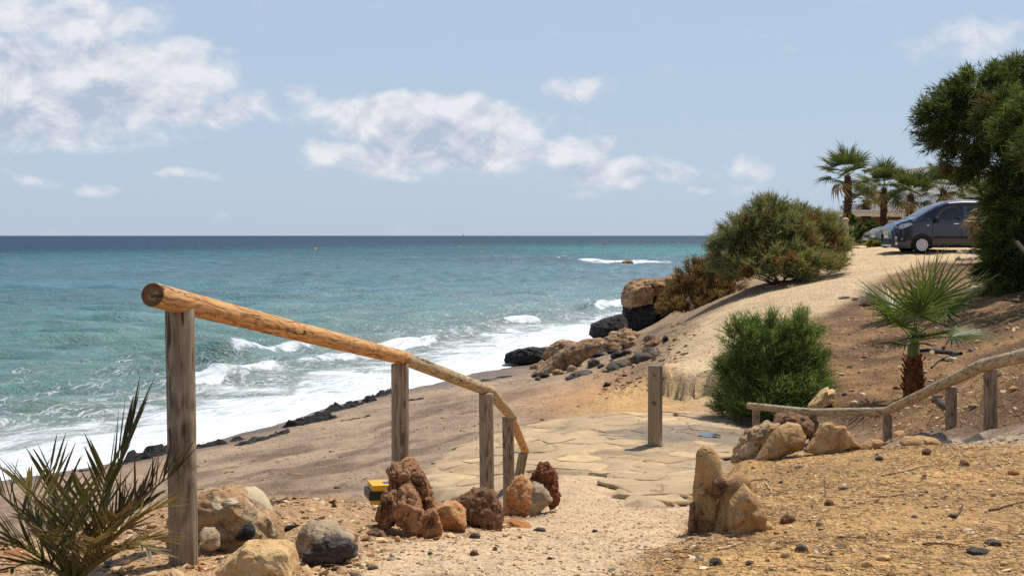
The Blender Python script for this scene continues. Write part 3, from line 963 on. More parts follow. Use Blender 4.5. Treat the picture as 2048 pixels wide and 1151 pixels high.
rock("slate_lump", "dark grey jagged slate lump leaning on the pale crusted rock", [(598, 1120), (605, 1102), (620, 1094), (650, 1075), (685, 1075), (720, 1092), (700, 1112), (661, 1126), (620, 1127)], 5.85, 'slate', .09, sub=5, rough=.10, cuts=7, lumps=20)
rr_ = thing("weathered_rock", "tall craggy rust-brown rock hiding the foot of the second post", "rock", loc=P(820, 1078, 7.2))
for i, (px, dd, th_) in enumerate([
        ([(772, 952), (781, 941), (790, 929), (808, 917), (819, 924), (835, 933), (829, 948), (826, 975), (812, 1040), (790, 1040), (779, 987), (780, 964)], 7.32, .10),
        ([(822, 950), (833, 943), (846, 946), (853, 962), (859, 989), (869, 1014), (872, 1040), (846, 1048), (835, 1006), (829, 977)], 7.30, .09),
        ([(797, 988), (808, 972), (827, 976), (836, 1006), (842, 1033), (842, 1055), (835, 1080), (815, 1080), (808, 1050), (790, 1042), (792, 1014)], 7.12, .08),
        ([(754, 1030), (762, 1002), (770, 985), (796, 984), (798, 1014), (794, 1050), (758, 1052)], 7.20, .09),
        ([(832, 1056), (846, 1031), (867, 1020), (878, 1037), (884, 1060), (879, 1080), (842, 1080)], 7.10, .08)]):
    rock("rock_lobe", None, px, dd, 'rust', th_, parent=rr_, sub=5, rough=.10, box=.55, cuts=6, lumps=14, groove=.07, seed=40 + i, bury=.02)
rock("yellowish_rock", "squat yellowish rock just right of the craggy rust-brown one", [(868, 1012), (890, 1003), (912, 1002), (929, 1020), (932, 1052), (915, 1060), (878, 1062)], 7.6, 'orange', .10, rough=.06, box=.6, cuts=3)
rock("pitted_brown_rock", "round pitted brown rock in front of the third post", [(903, 999), (930, 991), (948, 977), (966, 974), (981, 980), (994, 1003), (1001, 1022), (1000, 1058), (976, 1058), (930, 1040), (922, 1012)], 7.9, 'brown', .13, sub=5, rough=.08, lumps=40, cuts=2)
rock("orange_rock", "upright orange rock with pale streaks by the fourth post", [(1008, 1028), (1014, 976), (1030, 954), (1043, 947), (1055, 952), (1062, 972), (1062, 1005), (1048, 1037), (1018, 1037)], 9.0, 'orange', .11, sub=5, rough=.07, cuts=3)
rock("wedge_rock", "grey wedge-shaped rock between the orange and the dark red one", [(1054, 1036), (1059, 975), (1066, 956), (1085, 967), (1107, 1000), (1090, 1018), (1072, 1030)], 9.5, 'grey', .10, rough=.06, cuts=4)
rock("red_rock", "dark red pitted rock, last of the stones along the fence", [(1066, 954), (1080, 931), (1094, 924), (1106, 933), (1112, 961), (1116, 1005), (1100, 1007), (1082, 974)], 10.4, 'red', .11, sub=5, rough=.12, lumps=40, freq=3.0)
rock("flat_orange_rock", "flat orange slab lying in front of the upright orange rock", [(1000, 1060), (1004, 1042), (1024, 1036), (1050, 1042), (1066, 1054), (1040, 1064)], 8.3, 'orange', .10, rough=.06, cuts=2)
rock("driftwood_chip", "curved charred stick between the conglomerate and the grey rock", [(556, 1060), (566, 1050), (590, 1045), (604, 1048), (588, 1053), (568, 1062)], 6.5, 'black', .02, rough=.05, sub=3, cat="stick")
rock("rubble_stone", "brown stone half buried left of the craggy rust-brown rock", [(726, 1074), (738, 1060), (762, 1062), (774, 1074), (760, 1086), (735, 1086)], 6.9, 'brown', .06, rough=.1, cuts=3)
rock("slate_chip", "flat grey slate chip on the gravel crest above the crusted rock", [(621, 1004), (628, 998), (640, 998), (646, 1004), (636, 1008)], 7.9, 'slate', .03, rough=.05, sub=3, cuts=3)

# right of the path
rock("standing_stone", "tall upright tan sandstone slab beside the sandy path", [(1376, 1086), (1384, 1035), (1388, 1002), (1392, 944), (1395, 900), (1409, 888), (1426, 891), (1440, 906), (1446, 944), (1441, 985), (1436, 1047), (1424, 1090)], 6.8, 'sandstone', .085, sub=5, rough=.018, box=.75, bury=.02)
ws = thing("twin_ridged_stone", "broad tan sandstone with two ridges against the upright slab", "rock", loc=P(1480, 1084, 6.7))
rock("stone_lobe", None, [(1420, 1088), (1432, 1035), (1440, 992), (1454, 961), (1473, 946), (1488, 943), (1502, 957), (1516, 1000), (1515, 1060), (1478, 1086)], 6.75, 'sandstone', .10, parent=ws, sub=5, rough=.02, box=.75, bury=.02)
rock("stone_lobe", None, [(1455, 1050), (1462, 1006), (1478, 982), (1492, 966), (1508, 982), (1523, 1002), (1537, 1033), (1530, 1066), (1466, 1084)], 6.62, 'sandstone', .10, parent=ws, sub=5, rough=.022, box=.75, bury=.02, seed=91)
rock("stone_splinter", "thin dark sliver of stone on the outer side of the upright slab", [(1371, 1088), (1378, 1054), (1381, 999), (1391, 998), (1391, 1047), (1385, 1088)], 6.72, 'brown', .04, rough=.05, cat="rock")
rock("wedged_stone", "small dark stone wedged between upright slab and ridged sandstone", [(1427, 962), (1440, 954), (1453, 959), (1443, 990), (1428, 990)], 6.72, 'brown', .04, rough=.08, sub=3, bury=0)
rock("knobbly_rock", "knobbly grey-brown conglomerate leaning on the smooth tan boulder", [(1470, 918), (1476, 900), (1485, 882), (1511, 855), (1541, 843), (1557, 846), (1552, 864), (1531, 896), (1514, 920)], 9.6, 'conglom', .12, sub=5, rough=.10, lumps=46)
rock("tan_boulder", "smooth bent tan boulder in front of the low fence", [(1512, 919), (1538, 882), (1559, 852), (1582, 839), (1604, 845), (1615, 868), (1610, 893), (1568, 908), (1547, 920)], 9.35, 'sandstone', .13, sub=5, rough=.035, box=.85)
rock("pyramid_slab", "flat-topped triangular sandstone slab below the low rail", [(1610, 898), (1630, 870), (1646, 842), (1666, 840), (1674, 847), (1689, 845), (1724, 893), (1692, 904), (1648, 904)], 9.3, 'sandstone', .075, sub=5, rough=.03, box=.5, cuts=2)
rock("low_stone", "low tan stone right of the triangular slab", [(1722, 897), (1731, 885), (1749, 877), (1772, 880), (1762, 890), (1737, 899)], 9.3, 'sandstone', .08, rough=.05)
rock("flat_stone", "long flat tan stone at the crest of the dry bank", [(1805, 888), (1817, 873), (1850, 869), (1902, 876), (1885, 885), (1826, 889)], 9.4, 'sandstone', .12, rough=.05, cuts=2)
rock("dark_rubble_rock", "dark rough rock below the low rail behind the tan boulder", [(1550, 846), (1559, 831), (1580, 826), (1606, 831), (1630, 840), (1644, 856), (1618, 866), (1574, 860)], 20.4, 'brown', .22, rough=.12, lumps=24)
rock("pale_bush_rock", "pale rock beside the foot of the green tamarisk bush", [(1619, 812), (1636, 793), (1654, 786), (1660, 771), (1672, 775), (1670, 800), (1642, 818)], gd(1642, 817), 'cream', .25, rough=.08, cuts=4)
rock("landing_stone", "small brown pyramid-shaped stone on the paved landing", [(1339, 838), (1346, 830), (1353, 823), (1360, 829), (1364, 838)], gd(1352, 838), 'brown', .09, sub=3, rough=.06, cuts=3)
# on the hillside
rock("pale_hill_stone", "pale egg-shaped stone alone on the brown hillside", [(1722, 608), (1724, 591), (1735, 579), (1748, 584), (1754, 598), (1748, 609)], gd(1738, 609), 'white', .16, rough=.05)
for i, (u, v, w, h) in enumerate([(1690, 597, 26, 10), (1712, 600, 16, 9)]):
    rock("pale_flat_stone", ["wide pale stone left of the egg-shaped hillside stone", "small pale stone touching the wide one on the hillside"][i], [(u - w / 2, v), (u - w * .3, v - h * .8), (u, v - h), (u + w * .4, v - h * .7), (u + w / 2, v)], gd(u, v), 'white', .14, sub=3, rough=.08, cuts=2)
for i, (px, lab) in enumerate([([(1940, 586), (1943, 574), (1952, 568), (1962, 570), (1964, 584)], "blocky pale stone in the shade under the big tree, left one"),
                              ([(1964, 580), (1970, 562), (1978, 554), (1987, 558), (1985, 578)], "tall pale stone in the shade under the big tree, middle one"),
                              ([(1990, 578), (1994, 570), (2004, 570), (2008, 577)], "small pale stone in the shade under the big tree, right one")]):
    rock("shaded_stone", lab, px, gd(px[0][0] + 10, max(p[1] for p in px)), 'white', .16, sub=3, rough=.07, cuts=2)
rng = np.random.default_rng(12)
heap = [(1930 + rng.uniform(-14, 26), 506 + rng.uniform(-4, 16), rng.uniform(9, 16), rng.uniform(6, 10)) for i in range(9)]
for i, ((u, v, w, h), lab) in enumerate(zip(heap, ordinal_labels([("broken pale stone in the heap below the van", q[0]) for q in heap]))):
    rock("heap_stone", lab, [(u - w / 2, v), (u - w * .4, v - h * .7), (u, v - h), (u + w * .4, v - h * .6), (u + w / 2, v)], gd(u, v), 'white', .14, sub=3, rough=.1, cuts=3, group="stones heaped below the van", seed=300 + i)

# shore rocks
rock("tilted_slab", "long tilted slab of brown conglomerate on the beach", [(1047, 757), (1073, 734), (1097, 714), (1134, 686), (1165, 673), (1200, 668), (1206, 678), (1190, 697), (1146, 728), (1109, 751), (1078, 758)], 43.0, 'beachrock', .55, sub=5, rough=.05, lumps=70, cuts=2)
rock("upper_slab", "smaller brown conglomerate slab behind the long tilted one", [(1086, 708), (1102, 687), (1122, 677), (1151, 680), (1140, 698), (1097, 716)], 45.5, 'beachrock', .5, rough=.07, lumps=40, cuts=2)
rock("black_shore_rock", "low black layered rock where the foam meets the beach", [(1011, 721), (1011, 704), (1036, 695), (1071, 690), (1096, 692), (1100, 716), (1049, 722)], 54.0, 'black', .7, sub=5, rough=.07, box=.55, cuts=5)
rock("rubble_mass", "lumpy pale brown conglomerate mass below the sea cliff", [(1198, 712), (1207, 682), (1231, 663), (1253, 655), (1277, 665), (1285, 690), (1250, 708), (1215, 716)], 51.0, 'beachrock', .9, sub=5, rough=.09, lumps=90)
rock("whaleback_rock", "rounded black rock in the surf left of the sea cliff", [(1179, 664), (1185, 646), (1209, 634), (1243, 624), (1258, 636), (1258, 664), (1219, 676), (1200, 680), (1185, 672)], 66.0, 'black', .9, sub=5, rough=.06, cuts=3)
for i, (px, dd, lab) in enumerate([([(1262, 720), (1275, 706), (1300, 698), (1325, 704), (1328, 718), (1295, 728)], None, "dark crusty rock patch on the slope below the track"),
                              ([(1215, 735), (1225, 724), (1255, 720), (1270, 728), (1262, 738), (1230, 742)], None, "low dark rock behind the tilted slab's right end"),
                              ([(1205, 773), (1212, 764), (1222, 766), (1226, 773)], None, "small black stone on sand left of the shower post"),
                              ([(1135, 756), (1150, 744), (1175, 740), (1190, 748), (1170, 758)], None, "dark crust of rock at the foot of the tilted slab"),
                              ([(1290, 690), (1305, 680), (1322, 676), (1335, 684), (1320, 694)], None, "brown rock at the upper edge of the slope by the brown bush")]):
    rock("crusty_rock", lab, px, gd(px[0][0] + 8, max(p[1] for p in px) - 1), ['slate', 'slate', 'black', 'slate', 'brown'][i], .5 if i != 2 else .1, rough=.10, lumps=20, sub=4)
rng = np.random.default_rng(77)
jumble = []
for i in range(30):
    t = rng.random()
    jumble.append((1075 + 250 * t + rng.normal(0, 14), 752 - 72 * t + rng.normal(0, 9), rng.uniform(9, 30), rng.uniform(6, 15), rng.choice(['beachrock', 'beachrock', 'slate', 'brown', 'black']), rng.uniform(.15, .4)))
JM = [("the tilted slab's top", 1195, 675), ("the tilted slab's foot", 1070, 752), ("the lumpy conglomerate mass", 1240, 685), ("the dark crusty patch", 1295, 712), ("the tilted slab's middle", 1140, 715)]
names_ = {'beachrock': "pebbly brown", 'slate': "dark grey", 'brown': "brown", 'black': "black"}
labs = ordinal_labels([("%s boulder %s" % (names_[j[4]], near_mark(j[0], j[1], JM)), j[0]) for j in jumble])
for i, ((u, v, w, h, st, th_), lab) in enumerate(zip(jumble, labs)):
    rock("rubble_boulder", lab, [(u - w / 2, v), (u - w * .45, v - h * .6), (u - w * .1, v - h), (u + w * .3, v - h * .8), (u + w / 2, v - h * .2), (u + w * .3, v + 2)], gd(u, v), st, th_, rough=.12, cuts=5, sub=4, box=.6, group="boulders jumbled below the sea cliff", seed=700 + i)
cl = thing("sea_cliff", "undercut sea cliff with tan cap over black rock", "cliff", loc=P(1300, 668, 72))
for px, dd, th_, sd in (([(1239, 612), (1243, 600), (1252, 586), (1262, 578), (1300, 572), (1312, 590), (1300, 606), (1262, 614)], 69.6, 1.3, 5), ([(1254, 586), (1258, 573), (1268, 565), (1302, 560), (1340, 557), (1345, 590), (1300, 592), (1262, 592)], 70.4, 1.8, 6), ([(1320, 560), (1350, 554), (1420, 556), (1420, 605), (1350, 606), (1322, 590)], 70.8, 1.9, 7)):
    rock("cap_rock", None, px, dd, 'cliffcap', th_, parent=cl, sub=5, rough=.08, lumps=30, cuts=7, box=.5, bury=0, seed=sd)
for px, dd, th_, sd in (([(1256, 668), (1248, 622), (1256, 600), (1268, 590), (1310, 586), (1318, 650), (1290, 676)], 70.6, 1.5, 8), ([(1300, 670), (1296, 600), (1330, 580), (1400, 580), (1400, 650), (1340, 668)], 71.0, 1.6, 9)):
    rock("dark_face", None, px, dd, 'black', th_, parent=cl, sub=5, rough=.08, cuts=8, box=.5, bury=0, seed=sd)
rk = thing("reef", "small brown reef rock awash with white surf", "reef", loc=Pz(1240, 530, 0.0))
for px in ([(1212, 530), (1220, 526), (1240, 524), (1246, 529), (1236, 531)], [(1243, 527), (1246, 523), (1254, 520), (1264, 521), (1267, 526), (1258, 529)]):
    rock("reef_rock", None, px, Pz(1240, 530, 0)[1], 'cliffcap', 1.2, parent=rk, sub=4, rough=.09, bury=.0)


# black slate ledges along the swash line, laid out on the ground
def ledge(px, width, hgt, label, seed):
    pts = np.array([at(u, v)[:2] for u, v in px])
    seg = np.r_[0, np.cumsum(np.hypot(*np.diff(pts, axis=0).T))]
    L = seg[-1]
    n, m = max(int(L / .10), 12), 17
    t = np.linspace(0, L, n)
    cx, cy = np.interp(t, seg, pts[:, 0]), np.interp(t, seg, pts[:, 1])
    tx, ty = np.gradient(cx), np.gradient(cy)
    l = np.hypot(tx, ty)
    nx, ny = -ty / l, tx / l
    w = width * .8 * (.35 + .8 * np.abs(fbm(xyz(t * .9, 0 * t + seed), 3)) * 2) * np.sin(np.pi * np.clip(t / L, .03, .97)) ** .35
    s = np.linspace(-1, 1, m)
    x = cx[:, None] + nx[:, None] * w[:, None] * s[None]
    y = cy[:, None] + ny[:, None] * w[:, None] * s[None]
    g = height(x, y)
    nz = fbm(xyz(x * 1.8, y * 1.8, seed), 4).reshape(x.shape)
    step = np.floor((nz + .5) * 5) / 5 - .4                      # bedding steps
    prof = (1 - np.abs(s[None]) ** 4) * np.clip(np.sin(np.pi * t / L)[:, None] * 4, 0, 1)
    z = g - .06 + prof * (hgt * .72 * (.40 + 1.5 * step) + .05 + .04 * nz)
    c = np.array([cx.mean(), cy.mean(), hz(cx.mean(), cy.mean())])
    v = np.stack([x.ravel(), y.ravel(), z.ravel()], 1) - c
    o = mesh_obj("slate_ledge", v, grid_faces(n, m), ROCK['black'], loc=c, smooth=False)
    tag(o, label, "rock ledge", "black slate ledges along the foam")


for i, (px, w, h, lab) in enumerate([
        ([(-120, 985), (20, 966), (150, 946)], .35, .10, "thin black slate ledge behind the left tips of the palm fronds"),
        ([(150, 944), (225, 932), (262, 924)], .30, .12, "thin black slate ledge behind the middle palm fronds"),
        ([(252, 925), (300, 912), (345, 900)], .75, .32, "thick black slate ledge just left of the tall first post"),
        ([(380, 898), (440, 888), (505, 873)], .50, .20, "black slate ledge just right of the tall first post"),
        ([(470, 892), (520, 880), (575, 862)], .65, .16, "broken black slate ledge between the posts, second from the tall one"),
        ([(560, 856), (610, 848), (680, 832)], .85, .26, "widest black slate ledge midway between the first two posts"),
        ([(640, 828), (690, 816), (748, 800)], .80, .26, "black slate ledge in the foam just left of the second post"),
        ([(745, 796), (765, 790), (782, 783)], .50, .24, "short black slate ledge touching the second post"),
        ([(676, 843), (710, 836), (745, 831)], .28, .08, "thin strip of black slate in the sand left of the second post"),
        ([(814, 803), (830, 799), (848, 795)], .30, .08, "small black slate patch just right of the second post"),
        ([(940, 765), (990, 757), (1040, 748)], .45, .07, "flat dark slate patch in front of the tilted slab")]):
    ledge(px, w, h, lab, 20 + i)
# ------------------------------------------------------------------ timber handrails
def wood_mat(name, light, mid, dark, warm=.0):
    m, T = new_mat(name)
    tc = T.n('ShaderNodeTexCoord').outputs['Object']
    rnd = T.n('ShaderNodeObjectInfo').outputs['Random']
    v = T.vmath('ADD', tc, T.n('ShaderNodeCombineXYZ', ins={0: T.math('MULTIPLY', rnd, 9.0), 1: T.math('MULTIPLY', rnd, 5.0), 2: T.math('MULTIPLY', rnd, 23.0)}).outputs[0])
    wob = T.noise(v, 4.0, 3, .5, color=True)
    vw = T.n('ShaderNodeVectorMath', operation='MULTIPLY_ADD', ins={0: wob, 1: (.05, .05, .22), 2: v}).outputs[0]
    grain = T.noise(T.mapping(vw, (70, 70, 2.2)), 1.0, 5, .65)
    cath = T.math('SINE', T.math('MULTIPLY', T.noise(T.mapping(vw, (7, 7, 1.3)), 1.0, 2, .45), 70.0))
    fine = T.noise(T.mapping(v, (220, 220, 9)), 1.0, 3, .6)
    tone = T.math('ADD', T.math('MULTIPLY', grain, .62), T.math('ADD', T.math('MULTIPLY', fine, .26), T.math('MULTIPLY', cath, .075)))
    blotch = T.noise(v, 2.6, 5, .6)
    tone = T.math('ADD', tone, T.math('MULTIPLY', T.math('SUBTRACT', blotch, .5), .14))
    c = T.ramp(tone, [(.24, dark), (.42, mid), (.64, light)])
    # drying cracks run along the log
    cr = T.math('ABSOLUTE', T.math('SUBTRACT', T.noise(T.mapping(vw, (16, 16, .55)), 1.0, 2, .5), .5))
    crack = T.math('MULTIPLY', T.smooth(cr, .018, .006), T.smooth(T.noise(v, 3.1, 2, .5), .42, .54))
    c = T.mix(T.math('MULTIPLY', crack, .85), c, (.02, .014, .01))
    kn = T.n('ShaderNodeTexVoronoi', ins={'Vector': T.mapping(v, (9, 9, 3.4)), 'Scale': 1.0, 'Randomness': 1.0})
    knot = T.smooth(kn.outputs['Distance'], .17, .07)
    c = T.mix(T.math('MULTIPLY', knot, .75), c, tuple(x * .45 for x in dark))
    h = T.math('SUBTRACT', T.math('ADD', T.math('MULTIPLY', grain, .4), T.math('MULTIPLY', cath, .08)), T.math('ADD', crack, T.math('MULTIPLY', knot, .2)))
    finish(T, T.n('ShaderNodeBsdfPrincipled', ins={'Base Color': c, 'Roughness': .8, 'Specular IOR Level': .25, 'Normal': bump(T, h, .006, .8)}))
    return m


def end_mat():
    m, T = new_mat("end_grain")
    tc = T.n('ShaderNodeTexCoord').outputs['Object']
    s = T.n('ShaderNodeSeparateXYZ', ins={0: tc})
    r = T.math('SQRT', T.math('ADD', T.math('MULTIPLY', s.outputs[0], s.outputs[0]), T.math('MULTIPLY', s.outputs[1], s.outputs[1])))
    nz = T.noise(tc, 30, 4, .6)
    ring = T.math('SINE', T.math('ADD', T.math('MULTIPLY', r, 1500.0), T.math('MULTIPLY', nz, 5.0)))
    c = T.mix(T.math('MULTIPLY_ADD', ring, .3, .5), srgb(96, 62, 38), srgb(150, 106, 70))
    c = T.mix(T.math('MULTIPLY', T.smooth(r, .034, .006), T.smooth(nz, .35, .6)), c, srgb(176, 150, 122))
    ang = T.math('ABSOLUTE', T.math('ADD', s.outputs[1], T.math('MULTIPLY', nz, .01)))
    cr = T.math('MULTIPLY', T.smooth(ang, .0075, .0055), T.math('LESS_THAN', s.outputs[0], .008))
    c = T.mix(T.math('MULTIPLY', cr, .7), c, (.02, .014, .01))
    finish(T, T.n('ShaderNodeBsdfPrincipled', ins={'Base Color': c, 'Roughness': .85, 'Specular IOR Level': .2, 'Normal': bump(T, ring, .001)}))
    return m


WOOD_GREY = wood_mat("weathered_timber", srgb(172, 154, 130), srgb(140, 122, 100), srgb(84, 70, 56))
WOOD_PALE = wood_mat("bleached_timber", srgb(196, 176, 140), srgb(166, 142, 106), srgb(104, 82, 58))
WOOD_NEW = wood_mat("new_pine", srgb(214, 168, 112), srgb(190, 140, 86), srgb(132, 86, 48))
WOOD_END = end_mat()


def log(name, a, b, dia, mat, parent, seed, taper=0.0, flat=0.0, segs=40):
    """round timber from a to b (world), local z along the log"""
    a, b = np.array(a, float), np.array(b, float)
    d = b - a
    L = np.linalg.norm(d)
    k, nc = segs, 28
    z = np.linspace(0, L, k)
    z[0], z[-1] = 0, L
    th = np.linspace(0, 2 * math.pi, nc, endpoint=False)
    Z, T_ = np.meshgrid(z, th, indexing='ij')
    R = np.full(Z.shape, dia / 2) * (1 + taper * (Z / L - .5))
    R *= 1 + .035 * fbm(xyz(np.cos(T_) * 1.0 + seed, np.sin(T_) * 1.0, Z * 1.3), 3).reshape(Z.shape)
    R += .0012 * fbm(xyz(np.cos(T_) * 9 + seed, np.sin(T_) * 9, Z * 2), 2).reshape(Z.shape)
    # long drying check
    ck = (seed * 1.7) % 6.28
    R -= .006 * np.exp(-((np.angle(np.exp(1j * (T_ - ck - .15 * np.sin(Z * 3 + seed))))) / .06) ** 2) * sstep(np.sin(Z / L * 3.1), .2, .5)
    R[0] *= .955
    R[-1] *= .955
    Z[1], Z[-2] = .006, L - .006
    v = np.stack([(R * np.cos(T_)).ravel(), (R * np.sin(T_)).ravel(), Z.ravel()], 1)
    f = grid_faces(k, nc, True).tolist()
    caps = [list(range(nc))[::-1], [(k - 1) * nc + i for i in range(nc)]]
    me = bpy.data.meshes.new(name)
    me.from_pydata(v.tolist(), [], f + caps)
    me.materials.append(mat)
    me.materials.append(WOOD_END if mat is not WOOD_GREY else mat)
    sm = np.ones(len(me.polygons), bool)
    sm[-2:] = False
    me.polygons.foreach_set('use_smooth', sm)
    me.polygons[-1].material_index = me.polygons[-2].material_index = 1
    me.update()
    o = bpy.data.objects.new(name, me)
    link(o, parent)
    q = Vector(d).to_track_quat('Z', 'Y')
    off = Vector(parent.location) if parent else Vector((0, 0, 0))
    o.rotation_mode = 'QUATERNION'
    o.rotation_quaternion = q
    o.location = Vector(a) - off
    return o


def handrail(name, label, posts, rails, dia_r, dia_p):
    base = np.array(posts[0][0])
    root = thing(name, label, "handrail", loc=base)
    for i, (b, t, dp) in enumerate(posts):
        b = np.array(b)
        t = np.array(t)
        dn = (b - t) / np.linalg.norm(b - t)
        log("post", b + dn * .15, t, dp, WOOD_GREY, root, 3 + i * 2.3)
    for i, (a, b, mat) in enumerate(rails):
        o = log("rail", a, b, dia_r, mat, root, 11 + i * 3.1, segs=70)
    return root


def post_at(ut, vt, ub, vb, d, dia):
    return (P(ub, vb, d), P(ut, vt, d), dia)


handrail("timber_handrail", "wooden log handrail along the left of the path to the beach",
         [post_at(359, 616, 367, 1112, 5.80, .118), post_at(800, 727, 801, 1010, 9.55, .118), post_at(972, 786, 974, 1000, 11.65, .118), post_at(1016, 832, 1018, 1014, 14.3, .118), post_at(1047, 905, 1036, 962, 17.4, .115)],
         [(P(305, 589, 5.50), P(809, 716, 9.62), WOOD_NEW), (P(807, 716, 9.60), P(983, 783, 11.95), WOOD_PALE), (P(980, 783, 11.9), P(1025, 834, 14.6), WOOD_PALE), (P(1021, 832, 14.5), P(1051, 902, 17.6), WOOD_NEW)], .096, .118)
nodes = [(1500, 811, 22.9), (1625, 824, 20.7), (1772, 822, 18.5), (1890, 766, 14.7), (1968, 729, 12.5), (2085, 702, 10.4), (2250, 676, 8.7)]
pts = [P(*q) for q in nodes]
rails = []
for a, b in zip(pts[:-1], pts[1:]):
    e = (b - a) / np.linalg.norm(b - a)
    rails.append((a - e * .03, b + e * .03, WOOD_PALE))
posts = []
for (u, v, d), (pu, pv) in zip(nodes, [(1512, 872), (1626, 886), (1775, 884), (1902, 864), (1981, 860), (2090, 868), (2255, 900)]):
    uu = pu
    ddist = d if u != 1500 else 22.7
    posts.append((P(uu, pv, ddist), P(uu, v + .115 / 2 * F / d * .55, ddist), .12))
handrail("low_timber_handrail", "low wooden log handrail curving below the palm on the right", posts, rails, .112, .12)


# ------------------------------------------------------------------ foot shower column
def bevel_box(w, d, h, bev=.004, segs=2):
    bm = bmesh.new()
    bmesh.ops.create_cube(bm, size=1.0)
    bmesh.ops.scale(bm, vec=(w, d, h), verts=bm.verts)
    bmesh.ops.translate(bm, vec=(0, 0, h / 2), verts=bm.verts)
    if bev:
        bmesh.ops.bevel(bm, geom=list(bm.edges), offset=bev, segments=segs, affect='EDGES', profile=.7)
    return bm


def bm_obj(name, bm, mat, parent=None, smooth=False, loc=None, rot=None):
    me = bpy.data.meshes.new(name)
    bm.to_mesh(me)
    bm.free()
    me.materials.append(mat)
    me.polygons.foreach_set('use_smooth', np.full(len(me.polygons), smooth))
    o = bpy.data.objects.new(name, me)
    link(o, parent)
    if loc is not None:
        o.location = loc
    if rot is not None:
        o.rotation_euler = rot
    return o


def lathe(prof, n=24, cap=True):
    """surface of revolution about z; prof: (r, z)"""
    bm = bmesh.new()
    rings = []
    for r, z in prof:
        rings.append([bm.verts.new((r * math.cos(2 * math.pi * i / n), r * math.sin(2 * math.pi * i / n), z)) for i in range(n)])
    for a, b in zip(rings[:-1], rings[1:]):
        for i in range(n):
            bm.faces.new((a[i], a[(i + 1) % n], b[(i + 1) % n], b[i]))
    if cap:
        bm.faces.new(rings[0][::-1])
        bm.faces.new(rings[-1])
    return bm


def steel_mat():
    m, T = new_mat("brushed_steel")
    tc = T.n('ShaderNodeTexCoord').outputs['Object']
    n = T.noise(T.mapping(tc, (6, 6, 90)), 1.0, 4, .6)
    st = T.noise(T.mapping(tc, (9, 9, 2.0)), 1.0, 5, .65)
    s = T.n('ShaderNodeSeparateXYZ', ins={0: tc})
    splash = T.math('MULTIPLY', T.smooth(s.outputs[2], .16, .04), T.smooth(T.noise(T.mapping(tc, (40, 40, 6)), 1, 3, .6), .42, .6))
    c = T.mix(st, srgb(112, 98, 80), srgb(158, 146, 128))
    c = T.mix(T.math('MULTIPLY', splash, .5), c, srgb(196, 178, 146))
    finish(T, T.n('ShaderNodeBsdfPrincipled', ins={'Base Color': c, 'Metallic': .92, 'Roughness': T.math('MULTIPLY_ADD', n, .2, .30), 'Normal': bump(T, n, .0006)}))
    return m


STEEL = steel_mat()
DARK_STEEL = simple_mat("dark_steel", (.16, .16, .17), .35, .9)
sb = P(1310, 893, 20.0)
sb[2] = hz(sb[0], sb[1]) + .05
sh_ = thing("foot_shower", "square stainless steel foot shower column on the paved landing", "shower", loc=sb, rz=math.radians(-19))
bm_obj("column", bevel_box(.175, .15, 1.115, .005), STEEL, sh_)
bm_obj("base_plate", bevel_box(.23, .20, .010, .003), STEEL, sh_, loc=(0, 0, -.006))
for z, r in ((.97, .026), (.585, .032)):
    nz_ = bm_obj("nozzle", lathe([(r, 0), (r, .012), (r * .9, .018), (r * .55, .02), (r * .5, .012)]), DARK_STEEL if z < .9 else STEEL, sh_, True, loc=(-.004, -.0745, z), rot=(math.pi / 2, 0, 0))
    bm_obj("spout", lathe([(r * .42, 0), (r * .40, .030), (r * .25, .038)], 16), STEEL, nz_, True, loc=(0, 0, .008))


